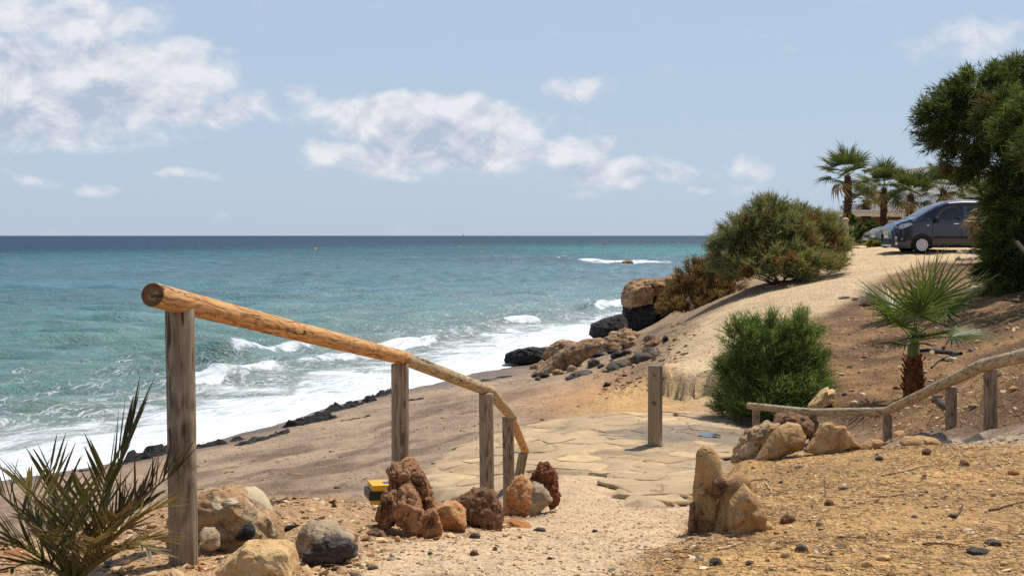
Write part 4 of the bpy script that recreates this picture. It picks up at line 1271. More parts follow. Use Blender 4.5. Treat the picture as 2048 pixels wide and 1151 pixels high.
# ------------------------------------------------------------------ paving of the landing
def paving():
    lo, hi = PAVE.min(0), PAVE.max(0)
    st = .09
    xs, ys = np.arange(lo[0] - .2, hi[0] + .2, st), np.arange(lo[1] - .2, hi[1] + .2, st)
    X, Y = np.meshgrid(xs, ys)
    ins = inpoly(X.ravel(), Y.ravel(), PAVE).reshape(X.shape) + .10 * fbm(xyz(X * 2, Y * 2, 6), 3).reshape(X.shape)
    Z = height(X, Y) - .05 + .10 * sstep(ins, -.02, .10) + .006 * fbm(xyz(X * 9, Y * 9), 3).reshape(X.shape)
    fc = grid_faces(len(ys), len(xs))
    keep = (ins.ravel()[fc] > -.06).all(1)
    fc = fc[keep]
    used = np.unique(fc)
    remap = np.full(X.size, -1)
    remap[used] = np.arange(len(used))
    v = np.stack([X.ravel(), Y.ravel(), Z.ravel()], 1)[used]
    c0 = np.array([v[:, 0].mean(), v[:, 1].mean(), 2.0])
    m, T = new_mat("mortar")
    pos = T.n('ShaderNodeNewGeometry').outputs['Position']
    n1 = T.noise(pos, 1.6, 6, .62)
    n2 = T.noise(pos, 45, 4, .65)
    c = T.ramp(T.math('ADD', T.math('MULTIPLY', n1, .7), T.math('MULTIPLY', n2, .3)), [(.32, srgb(122, 102, 80)), (.5, srgb(168, 144, 112)), (.68, srgb(202, 176, 138))])
    q = at(1425, 878)
    dv = T.vmath('MULTIPLY', T.vmath('SUBTRACT', pos, (float(q[0]), float(q[1]), 0)), (.62, .95, 0))
    dd = T.n('ShaderNodeVectorMath', operation='LENGTH', ins={0: dv}).outputs['Value']
    wet = T.smooth(T.math('MULTIPLY_ADD', T.noise(pos, 1.3, 5, .6), 1.1, T.math('MULTIPLY', dd, -1)), -.55, -.30)
    c = T.mix(T.math('MULTIPLY', wet, .6), c, srgb(96, 80, 62))
    finish(T, T.n('ShaderNodeBsdfPrincipled', ins={'Base Color': c, 'Roughness': T.math('MULTIPLY_ADD', wet, -.4, .92), 'Specular IOR Level': .3, 'Normal': bump(T, T.math('ADD', n2, T.math('MULTIPLY', n1, 2.0)), .012)}))
    pave = mesh_obj("paving", v - c0, remap[fc], m, loc=c0)
    tag(pave, "worn flagstone paving of the landing round the foot shower", kind="structure")
    # flagstones: irregular polygons (Voronoi cells), each its own slab
    fm, T = new_mat("flagstone")
    pos = T.n('ShaderNodeNewGeometry').outputs['Position']
    rnd = T.n('ShaderNodeObjectInfo').outputs['Random']
    n1 = T.noise(pos, 5, 6, .65)
    n2 = T.noise(pos, 60, 4, .65)
    base = T.ramp(rnd, [(0, srgb(164, 136, 98)), (.35, srgb(206, 174, 124)), (.6, srgb(168, 144, 114)), (.8, srgb(222, 190, 136)), (1, srgb(150, 124, 92))])
    c = T.mix(1.0, base, T.ramp(T.math('ADD', T.math('MULTIPLY', n1, .7), T.math('MULTIPLY', n2, .3)), [(.3, .62), (.5, .92), (.7, 1.12)]), 'MULTIPLY')
    dust = T.smooth(T.noise(pos, 1.9, 7, .66), .36, .60)
    c = T.mix(T.math('MULTIPLY', dust, .8), c, srgb(172, 148, 116))
    dv = T.vmath('MULTIPLY', T.vmath('SUBTRACT', pos, (float(q[0]), float(q[1]), 0)), (.62, .95, 0))
    dd = T.n('ShaderNodeVectorMath', operation='LENGTH', ins={0: dv}).outputs['Value']
    wet = T.smooth(T.math('MULTIPLY_ADD', T.noise(pos, 1.3, 5, .6), 1.1, T.math('MULTIPLY', dd, -1)), -.55, -.30)
    c = T.mix(T.math('MULTIPLY', wet, .65), c, srgb(92, 76, 58))
    finish(T, T.n('ShaderNodeBsdfPrincipled', ins={'Base Color': c, 'Roughness': T.math('MULTIPLY_ADD', wet, -.45, .88), 'Specular IOR Level': .3, 'Normal': bump(T, T.math('ADD', n1, T.math('MULTIPLY', n2, .3)), .012)}))
    rng = np.random.default_rng(5)
    seeds = []
    for _ in range(5000):
        q2 = rng.uniform(lo, hi)
        if seeds and np.min(np.hypot(*(np.array(seeds) - q2).T)) < rng.uniform(.34, .62):
            continue
        seeds.append(q2)
    seeds = np.array(seeds)
    insd = inpoly(seeds[:, 0], seeds[:, 1], PAVE)
    count = 0
    for i, s in enumerate(seeds):
        if insd[i] < .12 or rng.random() < .10:
            continue
        poly = [np.array(p) for p in [(-.6, -.6), (.6, -.6), (.6, .6), (-.6, .6)]]
        rel = seeds - s
        near = np.argsort((rel ** 2).sum(1))[1:14]
        for j in near:
            d = rel[j]
            mid = (d @ d) / 2
            out = []
            for a, b in zip(poly, poly[1:] + poly[:1]):
                fa, fb = a @ d - mid, b @ d - mid
                if fa <= 0:
                    out.append(a)
                if (fa < 0) != (fb < 0):
                    out.append(a + (b - a) * (fa / (fa - fb)))
            poly = out
            if len(poly) < 3:
                break
        if len(poly) < 3:
            continue
        # shrink, round the corners, jitter
        pl = np.array(poly)
        c = pl.mean(0)
        pl = c + (pl - c) * (1 - .020 / max(np.hypot(*(pl - c).T).mean(), .1))
        rp = []
        for a, b, e in zip(np.roll(pl, 1, 0), pl, np.roll(pl, -1, 0)):
            for t in (.22, .08):
                rp.append(b + (a - b) * t)
            for t in (.08, .22):
                rp.append(b + (e - b) * t)
        rp = np.array(rp)
        rp = rp + rng.normal(0, .007, rp.shape)
        n = len(rp)
        gz = lambda q_: height(q_[:, 0] + s[0], q_[:, 1] + s[1])
        hh = rng.uniform(.046, .061)
        z0 = hz(s[0], s[1])
        tilt = rng.normal(0, .012, 2)
        rings = []
        for k, dz in ((1.0, .02), (1.0, hh - .004), (.955, hh + .002), (.6, hh + .006)):
            q_ = c + (rp - c) * k
            rings.append(np.c_[q_, gz(q_) + dz + q_ @ tilt * (1 if k < 1 else .9) - z0])
        cen = np.array([[c[0], c[1], hz(c[0] + s[0], c[1] + s[1]) + hh + .006 - z0]])
        vv = np.concatenate(rings + [cen])
        ff = []
        for k in range(3):
            for t in range(n):
                ff.append((k * n + t, k * n + (t + 1) % n, (k + 1) * n + (t + 1) % n, (k + 1) * n + t))
        for t in range(n):
            ff.append((3 * n + t, 3 * n + (t + 1) % n, 4 * n))
        o = mesh_obj("flagstone", vv, ff, fm, parent=pave, loc=np.array([s[0], s[1], z0]) - c0)
        count += 1
    return count


paving()
# shallow puddle left by the shower, and a yellow and black case on the sand behind the craggy rock
pq = at(1418, 878)
n_ = 40
tt = np.linspace(0, 2 * math.pi, n_, endpoint=False)
rad_ = 1 + .35 * fbm(xyz(np.cos(tt) * 1.2, np.sin(tt) * 1.2, 4), 3)
pud = np.c_[rad_ * np.cos(tt) * .16, rad_ * np.sin(tt) * .22, np.zeros(n_)]
tag(mesh_obj("puddle", np.r_[pud, [[0, 0, 0]]], [(i, (i + 1) % n_, n_) for i in range(n_)], simple_mat("still_water", (.05, .05, .05), .03, 0, .1, 3, .6), loc=pq + np.array([0, 0, .068])),
    "small shiny puddle on the damp paving right of the shower", "puddle", kind="structure")
yb = at(772, 1000)
yb = P(775, 1006, 16.8)
yb[2] = hz(yb[0], yb[1])
YEL = simple_mat("yellow_plastic", srgb(236, 170, 30), .45)
BLK = simple_mat("black_plastic", (.012, .012, .013), .4)
case = thing("yellow_case", "yellow and black plastic case half hidden by the craggy rust-brown rock", "case", loc=yb, rz=.25)
bm_obj("base_tray", bevel_box(.40, .40, .07, .01), YEL, case)
bm_obj("body", bevel_box(.50, .42, .11, .012), BLK, case, loc=(0, 0, .065))
lid_ = bm_obj("lid", bevel_box(.44, .40, .07, .012), YEL, case, loc=(.01, 0, .172))
bm_obj("printed_panel", bevel_box(.20, .16, .004, 0), simple_mat("blue_print", srgb(70, 90, 130), .5), lid_, loc=(.03, -.03, .069))
# ------------------------------------------------------------------ foliage
def leaf_mat(name, tint=1.0, trans=.35, rough=.6):
    m, T = new_mat(name)
    col = T.n('ShaderNodeVertexColor', layer_name='Col').outputs[0]
    d = T.n('ShaderNodeBsdfPrincipled', ins={'Base Color': col, 'Roughness': rough, 'Specular IOR Level': .25})
    t = T.n('ShaderNodeBsdfTranslucent', ins={'Color': T.mix(1.0, col, (1.25, 1.25, .7), 'MULTIPLY')})
    finish(T, T.n('ShaderNodeMixShader', ins={0: trans, 1: d.outputs[0], 2: t.outputs[0]}))
    return m


FEATHER = leaf_mat("tamarisk_foliage", trans=.38)
PALM_LEAF = leaf_mat("palm_leaf", trans=.28, rough=.45)
BARK = rock_mat("grey_bark", [(.3, srgb(48, 38, 30)), (.5, srgb(78, 62, 50)), (.72, srgb(108, 90, 74))], 12, .4, 0, .02, layers=.4)


def unit(a):
    return a / np.maximum(np.linalg.norm(a, axis=-1, keepdims=True), 1e-9)


def feather_mesh(lobes, n, spray, blades, bl, bw, cols, dry=.1, drycol=(150, 110, 66), up=.5, droop=.15, seed=1, shell=.5):
    """sprays of thin blades filling the outer part of a set of ellipsoids (cx, cy, cz, rx, ry, rz)"""
    rng = np.random.default_rng(seed)
    lo = np.array(lobes, float)
    vol = lo[:, 3] * lo[:, 5] + lo[:, 3] * lo[:, 4]
    k = rng.choice(len(lo), n, p=vol / vol.sum())
    d = unit(rng.normal(size=(n, 3)))
    d[:, 2] = np.where(d[:, 2] < -.35, -d[:, 2] * .6, d[:, 2])
    d = unit(d)
    rad = shell + (1 - shell) * rng.random(n) ** .6
    c = lo[k, :3] + d * lo[k, 3:] * rad[:, None]
    # clumps: pull sprays towards a coarser set of branch tips
    nt = max(n // 26, 8)
    kt = rng.choice(len(lo), nt, p=vol / vol.sum())
    dt = unit(rng.normal(size=(nt, 3)))
    dt[:, 2] = np.abs(dt[:, 2]) * .9 - .15
    tips = lo[kt, :3] + unit(dt) * lo[kt, 3:] * (.80 + .26 * rng.random((nt, 1)))
    own = np.empty(n, int)
    for i in range(0, n, 2000):
        own[i:i + 2000] = ((c[i:i + 2000, None] - tips[None]) ** 2).sum(-1).argmin(1)
    pull = rng.uniform(.25, .75, n)[:, None]
    c = c + (tips[own] - c) * pull
    cdir = unit(tips[own] - lo[k, :3])
    ax = unit(cdir * .8 + d * .3 + np.array([0, 0, up]) + rng.normal(0, .33, (n, 3)))
    L = spray * rng.uniform(.6, 1.3, n)
    tone = rng.uniform(.72, 1.22, nt)[own] * rng.uniform(.85, 1.15, n)
    isdry = (rng.random(nt) < dry)[own] | (rng.random(n) < dry * .5)
    ca = np.array([srgb(*q) for q in cols])
    base = ca[rng.integers(0, len(ca), n)]
    base = np.where(isdry[:, None], np.array(srgb(*drycol))[None], base) * tone[:, None]
    t = rng.random((n, blades))
    t[:, 0] = 1
    p0 = c[:, None] + ax[:, None] * (L[:, None] * t)[..., None]
    p0[..., 2] -= droop * spray * t ** 2
    bd = unit(ax[:, None] * 1.0 + rng.normal(0, .55, (n, blades, 3)))
    ln = bl * rng.uniform(.6, 1.3, (n, blades))
    p1 = p0 + bd * ln[..., None]
    p1[..., 2] -= droop * .6 * ln
    side = unit(np.cross(bd, rng.normal(size=(n, blades, 3)))) * bw * rng.uniform(.7, 1.3, (n, blades, 1)) * .5
    v = np.stack([p0 - side, p0 + side, p1], 2).reshape(-1, 3)
    f = np.arange(len(v)).reshape(-1, 3)
    col = np.repeat(base, blades * 3, 0)
    return v, f, col


def tube(points, radii, n=7):
    pts = np.array(points, float)
    rad = np.broadcast_to(np.array(radii, float), (len(pts),))
    tan = np.gradient(pts, axis=0)
    tan = unit(tan)
    ref = np.array([0, 0, 1.0]) if abs(tan[0, 2]) < .9 else np.array([1.0, 0, 0])
    vs = []
    for p, t, r in zip(pts, tan, rad):
        a = unit(np.cross(t, ref))
        b = np.cross(t, a)
        th = np.linspace(0, 2 * math.pi, n, endpoint=False)
        vs.append(p + r * (np.cos(th)[:, None] * a + np.sin(th)[:, None] * b))
    v = np.concatenate(vs)
    f = grid_faces(len(pts), n, True)
    return v, f


def join(parts):
    vs, fs, o = [], [], 0
    for v, f in parts:
        vs.append(v)
        fs.append(np.asarray(f) + o)
        o += len(v)
    return np.concatenate(vs), np.concatenate(fs)


def stems(base, lobes, n, r0, seed):
    rng = np.random.default_rng(seed)
    out = []
    for i in range(n):
        lb = lobes[rng.integers(len(lobes))]
        tip = np.array(lb[:3]) + rng.normal(0, .45, 3) * np.array(lb[3:])
        t = np.linspace(0, 1, 7)[:, None]
        b = np.array(base) + rng.normal(0, .06, 3) * np.array([1, 1, 0])
        mid = (b + tip) / 2 + rng.normal(0, .12, 3) * np.linalg.norm(tip - b)
        p = (1 - t) ** 2 * b + 2 * t * (1 - t) * mid + t ** 2 * tip
        out.append(tube(p, np.linspace(r0 * rng.uniform(.6, 1), r0 * .15, 7), 6))
    return join(out)


def shrub(name, label, cat, base, lobes, n_stem, r0, stem_lobes=None, stem_name="stem", crown_name="crown", group=None, mat=None, **kw):
    root = thing(name, label, cat, loc=base, group=group)
    rel = [(np.r_[np.array(l[:3]) - base, l[3:]]) for l in lobes]
    v, f = stems((0, 0, -.1), rel if stem_lobes is None else [rel[k] for k in stem_lobes], n_stem, r0, kw.get('seed', 1))
    mesh_obj(stem_name, v, f, BARK, parent=root)
    v, f, c = feather_mesh(rel, **kw)
    mesh_obj(crown_name, v, f, mat or FEATHER, parent=root, smooth=False, colors=c)
    return root


def lobe(u, v, d, ru, rv, ry=None, dy=0.0):
    """ellipsoid seen at photo pixel (u, v) with pixel radii, at distance d"""
    p = P(u, v, d + dy)
    return (p[0], p[1], p[2], ru * d / F, (ry if ry else ru * d / F * .85), rv * d / F)


# big tamarisk on the edge of the track
D = 47.0
shrub("tamarisk_shrub", "large grey-green tamarisk shrub at the edge of the track", "shrub", at(1560, 566),
      [lobe(1530, 470, D, 50, 58), lobe(1490, 500, D, 55, 58), lobe(1560, 500, D, 70, 66), lobe(1620, 490, D + 1, 55, 62), lobe(1650, 510, D + 1, 38, 50), lobe(1580, 455, D + 1, 40, 34), lobe(1455, 515, D, 30, 38), lobe(1560, 535, D - .6, 90, 34), lobe(1645, 465, D + 1, 25, 28), lobe(1475, 545, D - .5, 44, 30), lobe(1540, 556, D - .8, 80, 22), lobe(1620, 540, D - .3, 60, 26), lobe(1540, 425, D, 22, 22), lobe(1665, 490, D + 1, 22, 40)],
      9, .05, n=10500, spray=.42, blades=10, bl=.21, bw=.020, cols=[(114, 122, 76), (132, 134, 92), (104, 110, 72), (150, 146, 104)], dry=.13, drycol=(142, 108, 66), up=.75, seed=21)
D = 53.0
shrub("dry_shrub", "rust-brown dry shrub on the cliff edge beside the tamarisk", "shrub", np.r_[P(1392, 625, 52.8)[:2], hz(*P(1392, 625, 52.8)[:2])],
      [lobe(1400, 570, D, 42, 44), lobe(1370, 600, D, 34, 34), lobe(1425, 555, D + .5, 30, 36), lobe(1430, 590, D, 34, 34), lobe(1350, 622, D - .5, 22, 22), lobe(1455, 580, D, 26, 36), lobe(1390, 618, D - .6, 46, 20), lobe(1345, 628, D - .6, 24, 16), lobe(1430, 605, D - .6, 30, 22)],
      8, .025, n=4600, spray=.36, blades=9, bl=.16, bw=.022, cols=[(132, 104, 70), (114, 94, 62), (146, 118, 80), (104, 94, 60)], dry=.2, drycol=(156, 118, 74), up=.8, seed=22)
D = 24.0
shrub("green_tamarisk", "bright green feathery tamarisk bush behind the low handrail's end", "shrub", at(1545, 850),
      [lobe(1545, 740, D, 64, 68), lobe(1500, 770, D, 48, 60), lobe(1595, 750, D, 46, 70), lobe(1540, 690, D, 42, 44), lobe(1600, 680, D, 30, 36), lobe(1475, 745, D, 30, 34), lobe(1560, 800, D - .2, 84, 50), lobe(1490, 690, D, 26, 38), lobe(1475, 800, D, 30, 40), lobe(1625, 790, D, 26, 40), lobe(1530, 832, D - .4, 74, 26), lobe(1600, 820, D - .2, 50, 26), lobe(1465, 830, D - .2, 26, 22)],
      8, .022, n=9800, spray=.30, blades=11, bl=.125, bw=.0090, cols=[(92, 116, 60), (112, 132, 72), (82, 104, 58), (132, 144, 84)], dry=.03, drycol=(120, 110, 66), up=.95, seed=23)
D = 33.5
tb = at(2120, 600)
shrub("shore_tree", "big dark green tamarisk tree shading the hillside at right", "tree", tb,
      [lobe(1905, 235, D, 55, 50), lobe(1960, 200, D, 66, 56), lobe(2040, 175, D + .5, 70, 48), lobe(1885, 285, D, 36, 32), lobe(1950, 280, D, 80, 66), lobe(2050, 270, D + .5, 95, 80), lobe(1925, 345, D, 36, 50), lobe(1990, 350, D, 62, 58), lobe(2070, 370, D, 75, 70),
       lobe(2040, 140, D, 26, 30), lobe(2130, 220, D + 1, 95, 90), lobe(2140, 360, D + .5, 90, 90), lobe(2050, 450, D - .2, 58, 62), lobe(2110, 500, D, 90, 80), lobe(2036, 530, D - .4, 50, 58), lobe(2080, 570, D - .5, 70, 40), lobe(1870, 240, D, 24, 26), lobe(2010, 425, D + .3, 36, 45), lobe(2020, 490, D - .3, 44, 50), lobe(2000, 560, D - .5, 40, 34), lobe(2060, 520, D - 1, 70, 70), lobe(2100, 420, D - .5, 80, 70), lobe(2050, 590, D - 1, 60, 28), lobe(2150, 590, D - .5, 80, 40), lobe(2060, 270, D - 3, 60, 60), lobe(2100, 320, D - 4, 60, 60), lobe(2150, 290, D - 5, 80, 70), lobe(2010, 230, D - 2, 40, 40), lobe(2190, 260, D - 4, 90, 80)],
      7, .13, stem_lobes=[10, 11, 13], stem_name="trunk", n=27000, spray=.34, blades=9, bl=.19, bw=.022, cols=[(70, 86, 42), (88, 102, 50), (58, 74, 38), (112, 120, 60)], dry=.02, drycol=(110, 96, 60), up=.35, droop=.3, seed=24, shell=.35)


# ------------------------------------------------------------------ fan palms
def fan_leaf(seed, L=.8, petiole=.5, segs=26, arc=215, stations=5, w=.030, droop=.25, split=.45, col=((74, 92, 42), (104, 118, 58)), tipcol=(168, 140, 84)):
    """one palmate leaf: petiole along +x, blade fanned round its end"""
    rng = np.random.default_rng(seed)
    V, Fc, C = [], [], []
    pv, pf = tube([(0, 0, 0), (petiole * .5, 0, .015), (petiole, 0, 0)], [.016, .012, .009], 5)
    V.append(pv)
    Fc.append(pf)
    C.append(np.repeat(np.array([srgb(140, 146, 78)]), len(pv), 0))
    off = len(pv)
    c0, c1 = np.array(srgb(*col[0])), np.array(srgb(*col[1]))
    for i in range(segs):
        a = math.radians(-arc / 2 + arc * i / (segs - 1)) + rng.normal(0, .02)
        ln = L * (.72 + .28 * math.cos(a * .72)) * rng.uniform(.88, 1.08)
        dirv = np.array([math.cos(a), math.sin(a), 0])
        per = np.array([-math.sin(a), math.cos(a), 0])
        tt = np.linspace(0, 1, stations)
        up = .22 * math.cos(a * 1.0)                      # the blade is folded along its midrib
        rows = []
        bend = droop * rng.uniform(.5, 1.6)
        for t in tt:
            half = arc / (segs - 1) / 2 * math.pi / 180
            ww = min(math.tan(half) * ln * t * 1.02, w) * (1 if t < split + .2 else max(1 - (t - split - .2) / (.8 - split), .0) ** .8) + .0015
            cen = np.array([petiole, 0, 0]) + dirv * ln * t
            cen[2] += abs(math.sin(a)) * .10 * ln * t - bend * ln * max(t - .45, 0) ** 2 * 1.6
            rows.append(np.stack([cen - per * ww, cen + np.array([0, 0, ww * .55]), cen + per * ww]))
        vv = np.concatenate(rows)
        ff = []
        for r in range(stations - 1):
            for q in range(2):
                ff.append((r * 3 + q, r * 3 + q + 1, (r + 1) * 3 + q + 1, (r + 1) * 3 + q))
        cc = c0 + (c1 - c0) * rng.random()
        cols = np.repeat((cc[None] * (1 - .0 * tt[:, None]) + (np.array(srgb(*tipcol)) - cc)[None] * (np.clip(tt - .86, 0, 1)[:, None] * 4.5)), 3, 0)
        V.append(vv)
        Fc.append(np.array(ff) + off)
        C.append(cols)
        off += len(vv)
    me_v, me_f, me_c = np.concatenate(V), np.concatenate(Fc), np.concatenate(C)
    return me_v, me_f, me_c


def leaf_dir_matrix(az, el, roll=0.0):
    return Matrix.Rotation(az, 4, 'Z') @ Matrix.Rotation(-el, 4, 'Y') @ Matrix.Rotation(roll, 4, 'X')


def mesh_only(name, v, f, mat, colors, smooth=False):
    o = mesh_obj(name, v, f, mat, smooth=smooth, colors=colors)
    me = o.data
    bpy.data.objects.remove(o)
    return me


# young fan palm on the hillside
pb = at(1826, 790)
fp = thing("young_fan_palm", "young fan palm with stiff green leaves on the hillside", "palm", loc=pb)


def scaly_trunk(h, r0, r1, n_st, stub, seed):
    rng = np.random.default_rng(seed)
    zz = np.linspace(-.15, h, 16)
    parts = [tube(np.c_[0.02 * np.sin(zz * 3), 0 * zz, zz], np.interp(zz, [-.15, h * .5, h], [r0, r0 * .95, r1]), 14)]
    for i in range(n_st):
        z = h * (.02 + .93 * (i / n_st))
        a = i * 2.4 + rng.normal(0, .2)
        r = np.interp(z, [0, h], [r0, r1]) * .9
        l = stub * rng.uniform(.7, 1.3)
        w0 = stub * .55
        tilt = rng.uniform(.35, .8)
        ra, pa = np.array([math.cos(a), math.sin(a), 0]), np.array([-math.sin(a), math.cos(a), 0])
        p = ra * r + np.array([0, 0, z])
        e = p + (ra * math.sin(tilt) + np.array([0, 0, math.cos(tilt)])) * l
        v = np.array([p - pa * w0, p + pa * w0, p - ra * .02 + np.array([0, 0, -.04]), e - pa * w0 * .4, e + pa * w0 * .4, e + ra * -.015 + np.array([0, 0, .02])])
        parts.append((v, np.array([(0, 1, 4, 3), (1, 2, 5, 4), (2, 0, 3, 5), (3, 4, 5, 5)])))
    return join(parts)


TRUNK_RUST = rock_mat("palm_trunk_rust", [(.3, srgb(66, 38, 22)), (.5, srgb(120, 72, 40)), (.72, srgb(176, 122, 76))], 14, .5, 0, .02)
TRUNK_DARK = rock_mat("palm_trunk_dark", [(.3, srgb(50, 34, 28)), (.5, srgb(86, 62, 48)), (.72, srgb(120, 92, 70))], 10, .5, 0, .02)
v, f = scaly_trunk(.62, .155, .10, 46, .12, 3)
mesh_obj("trunk", v, f, TRUNK_RUST, parent=fp, smooth=False)
v, f = tube([(0, 0, .5), (0, 0, .8), (.01, 0, 1.05)], [.10, .09, .05], 10)
mesh_obj("petiole_sheath", v, f, simple_mat("green_sheath", srgb(120, 132, 62), .6, 0, .4, 9), parent=fp)
for i, (az, el, roll, pl, L, zb) in enumerate([(-1.75, 1.0, 0, .42, 1.0, .92), (-1.1, 1.25, .3, .55, .98, .95), (-2.6, .70, -.2, .36, .82, .86), (-.3, .72, .2, .62, .95, .9), (.4, 1.0, .4, .62, .98, .95), (-2.1, .02, 0, .34, .62, .82),
                                              (-.1, .12, .2, .58, .80, .86), (2.4, .8, 0, .5, .8, .95), (-1.4, .30, .1, .35, .62, .83)]):
    lv, lf, lc = fan_leaf(100 + i, L=L * 1.0, petiole=pl, segs=23, arc=230, w=.020, split=.2, stations=6, droop=.10 if el > .5 else .32)
    o = mesh_obj("leaf", lv, lf, PALM_LEAF, parent=fp, smooth=False, colors=lc)
    o.matrix_local = Matrix.Translation((.02 * math.cos(az), .02 * math.sin(az), zb)) @ leaf_dir_matrix(az, el, roll)

# row of fan palms by the house
far_leaves = []
for i in range(5):
    lv, lf, lc = fan_leaf(200 + i, L=1.0, petiole=.85, segs=24, arc=200, w=.034, split=.3, droop=.5 if i > 2 else .25, stations=4, col=((60, 76, 38), (92, 106, 56)))
    far_leaves.append(mesh_only("fan_leaf", lv, lf, PALM_LEAF, lc))
dry_l = fan_leaf(260, L=.8, petiole=.6, segs=16, arc=170, w=.05, droop=1.2, stations=4, col=((120, 98, 66), (150, 126, 88)))
dry_leaf = mesh_only("dry_leaf", *dry_l[:2], PALM_LEAF, dry_l[2])


def fan_palm(label, u, v_top, v_crown, d, rt, seed, scale=1.0, n=21, ground_v=None):
    scale *= 1.0
    g = P(u, v_crown, d)
    z0 = hz(g[0], g[1])
    h = g[2] - z0
    root = thing("fan_palm", label, "palm", loc=(g[0], g[1], z0), group="fan palms beside the white house")
    v, f = scaly_trunk(h, rt, rt * .8, 70, .20, seed)
    mesh_obj("trunk", v, f, TRUNK_DARK, parent=root, smooth=False)
    rng = np.random.default_rng(seed)
    for i in range(n):
        az = i * 2.4 + rng.normal(0, .2)
        t = i / n
        el = 1.35 - 1.75 * t + rng.normal(0, .1)
        if el < -.1:
            el *= 1.6
        me = far_leaves[rng.integers(0, 3) if el > .2 else rng.integers(3, 5)]
        if t > .92:
            me = dry_leaf
        o = bpy.data.objects.new("leaf", me)
        link(o, root)
        o.matrix_local = Matrix.Translation((0, 0, h - .05)) @ leaf_dir_matrix(az, el, rng.normal(0, .3)) @ Matrix.Scale(scale * rng.uniform(.85, 1.1), 4)


fan_palm("tallest fan palm, standing clear against the sky on the left", 1696, 293, 352, 70.0, .20, 31, 1.0)
fan_palm("second fan palm from the left, behind the pergola's front", 1768, 320, 376, 72.0, .17, 32, .95)
fan_palm("short bushy fan palm low behind the pergola roof", 1733, 385, 400, 78.0, .2, 33, .8, 20)
fan_palm("third tall fan palm, above the dark van's bonnet", 1821, 340, 388, 70.0, .18, 34, .9)
fan_palm("fan palm in front of the upper white storey", 1886, 335, 378, 71.0, .15, 35, .9)
fan_palm("fan palm half hidden behind the big tamarisk tree", 1962, 372, 405, 72.0, .18, 36, .9)

# dead palm beside the big tree
yb2 = at(1974, 524)
yc = thing("dead_palm", "withered brown palm stump between the van and the tree", "palm", loc=yb2)
hh_ = (524 - 440) * yb2[1] / F
v, f = scaly_trunk(hh_, .13, .11, 50, .14, 9)
mesh_obj("trunk", v, f, BARK, parent=yc, smooth=False)
rng = np.random.default_rng(8)
for i in range(22):
    o = bpy.data.objects.new("dry_leaf", dry_leaf)
    link(o, yc)
    o.matrix_local = Matrix.Translation((0, 0, hh_ - .05)) @ leaf_dir_matrix(i * 2.4, rng.uniform(-.9, .75), rng.normal(0, .4)) @ Matrix.Scale(.62, 4)

# leafy shrubs along the terrace
for i, (lab, u, v, d, lobes_) in enumerate([
        ("leafy green shrub left of the pergola under the tallest palm", 1697, 492, 68.0, [(1697, 455, 12, 26), (1704, 478, 14, 16)]),
        ("tall leafy green shrub in front of the pergola", 1735, 494, 66.0, [(1738, 464, 20, 18), (1728, 478, 22, 16), (1755, 478, 14, 15)]),
        ("low yellowish-green weed clump beside the parked cars", 1755, 495, 60.5, [(1752, 491, 14, 5)])]):
    b = P(u, v, d)
    b[2] = hz(b[0], b[1])
    shrub("terrace_shrub", lab, "shrub", b, [lobe(a, c_, d, ru, rv) for a, c_, ru, rv in lobes_], 8, .03, n=(700, 1500, 250)[i], spray=.16, blades=7, bl=.13, bw=.075, cols=[(70, 96, 48), (90, 116, 60), (58, 80, 42)] if i < 2 else [(130, 140, 60), (110, 124, 56)], up=.4, seed=60 + i)


# ------------------------------------------------------------------ date palm seedling in the left corner
def frond(base, tip, bulge, n, ll, seed, ang=.75, lift=.55, cols=((58, 58, 34), (88, 82, 48)), tipc=(104, 62, 50), w=.0066, spread=1.0, start=.22):
    rng = np.random.default_rng(seed)
    base, tip = np.array(base), np.array(tip)
    t = np.linspace(0, 1, 26)[:, None]
    mid = (base + tip) / 2 + np.array(bulge)
    pts = (1 - t) ** 2 * base + 2 * t * (1 - t) * mid + t ** 2 * tip
    pv, pf = tube(pts, np.linspace(.010, .0022, 26), 6)
    V, Fc, C = [pv], [pf], [np.repeat([srgb(128, 118, 66)], len(pv), 0)]
    off = len(pv)
    for i in range(n):
        s = start + (1 - start) * (i / (n - 1)) ** .9
        p = (1 - s) ** 2 * base + 2 * s * (1 - s) * mid + s ** 2 * tip
        tg = unit(2 * (1 - s) * (mid - base) + 2 * s * (tip - mid))
        up = unit(np.array([0, 0, 1.0]) - tg * tg[2] + 1e-4)
        sd = np.cross(tg, up)
        sgn = 1 if i % 2 else -1
        a = ang * (1 - .45 * s) * rng.uniform(.8, 1.2)
        d = unit(tg * math.cos(a) + (sd * sgn * spread * (1 - lift) + up * lift * rng.uniform(.5, 1.4)) * math.sin(a) * 1.3)
        L = ll * (1 - .45 * abs(s - .45)) * rng.uniform(.75, 1.15)
        nrm = unit(np.cross(d, unit(rng.normal(size=3) * .4 + sd)))
        ww = w * rng.uniform(.8, 1.25)
        rows = []
        cc = np.array(srgb(*cols[0])) + (np.array(srgb(*cols[1])) - np.array(srgb(*cols[0]))) * rng.random()
        tc_ = np.array(srgb(*tipc))
        colr = []
        side = np.cross(d, nrm)
        for q, k in ((0, .35), (.25, 1.0), (.6, .8), (.85, .38), (1.0, .03)):
            c_ = p + d * L * q - np.array([0, 0, .05 * L]) * q * q
            rows += [c_ - side * ww * k, c_ + nrm * ww * k * .6, c_ + side * ww * k]
            colr += [cc + (tc_ - cc) * max(q - .6, 0) * 1.6] * 3
        V.append(np.array(rows))
        Fc.append(np.array([(r * 3 + q, r * 3 + q + 1, r * 3 + q + 4, r * 3 + q + 3) for r in range(4) for q in range(2)]) + off)
        C.append(np.array(colr))
        off += 15
    return np.concatenate(V), np.concatenate(Fc), np.concatenate(C)


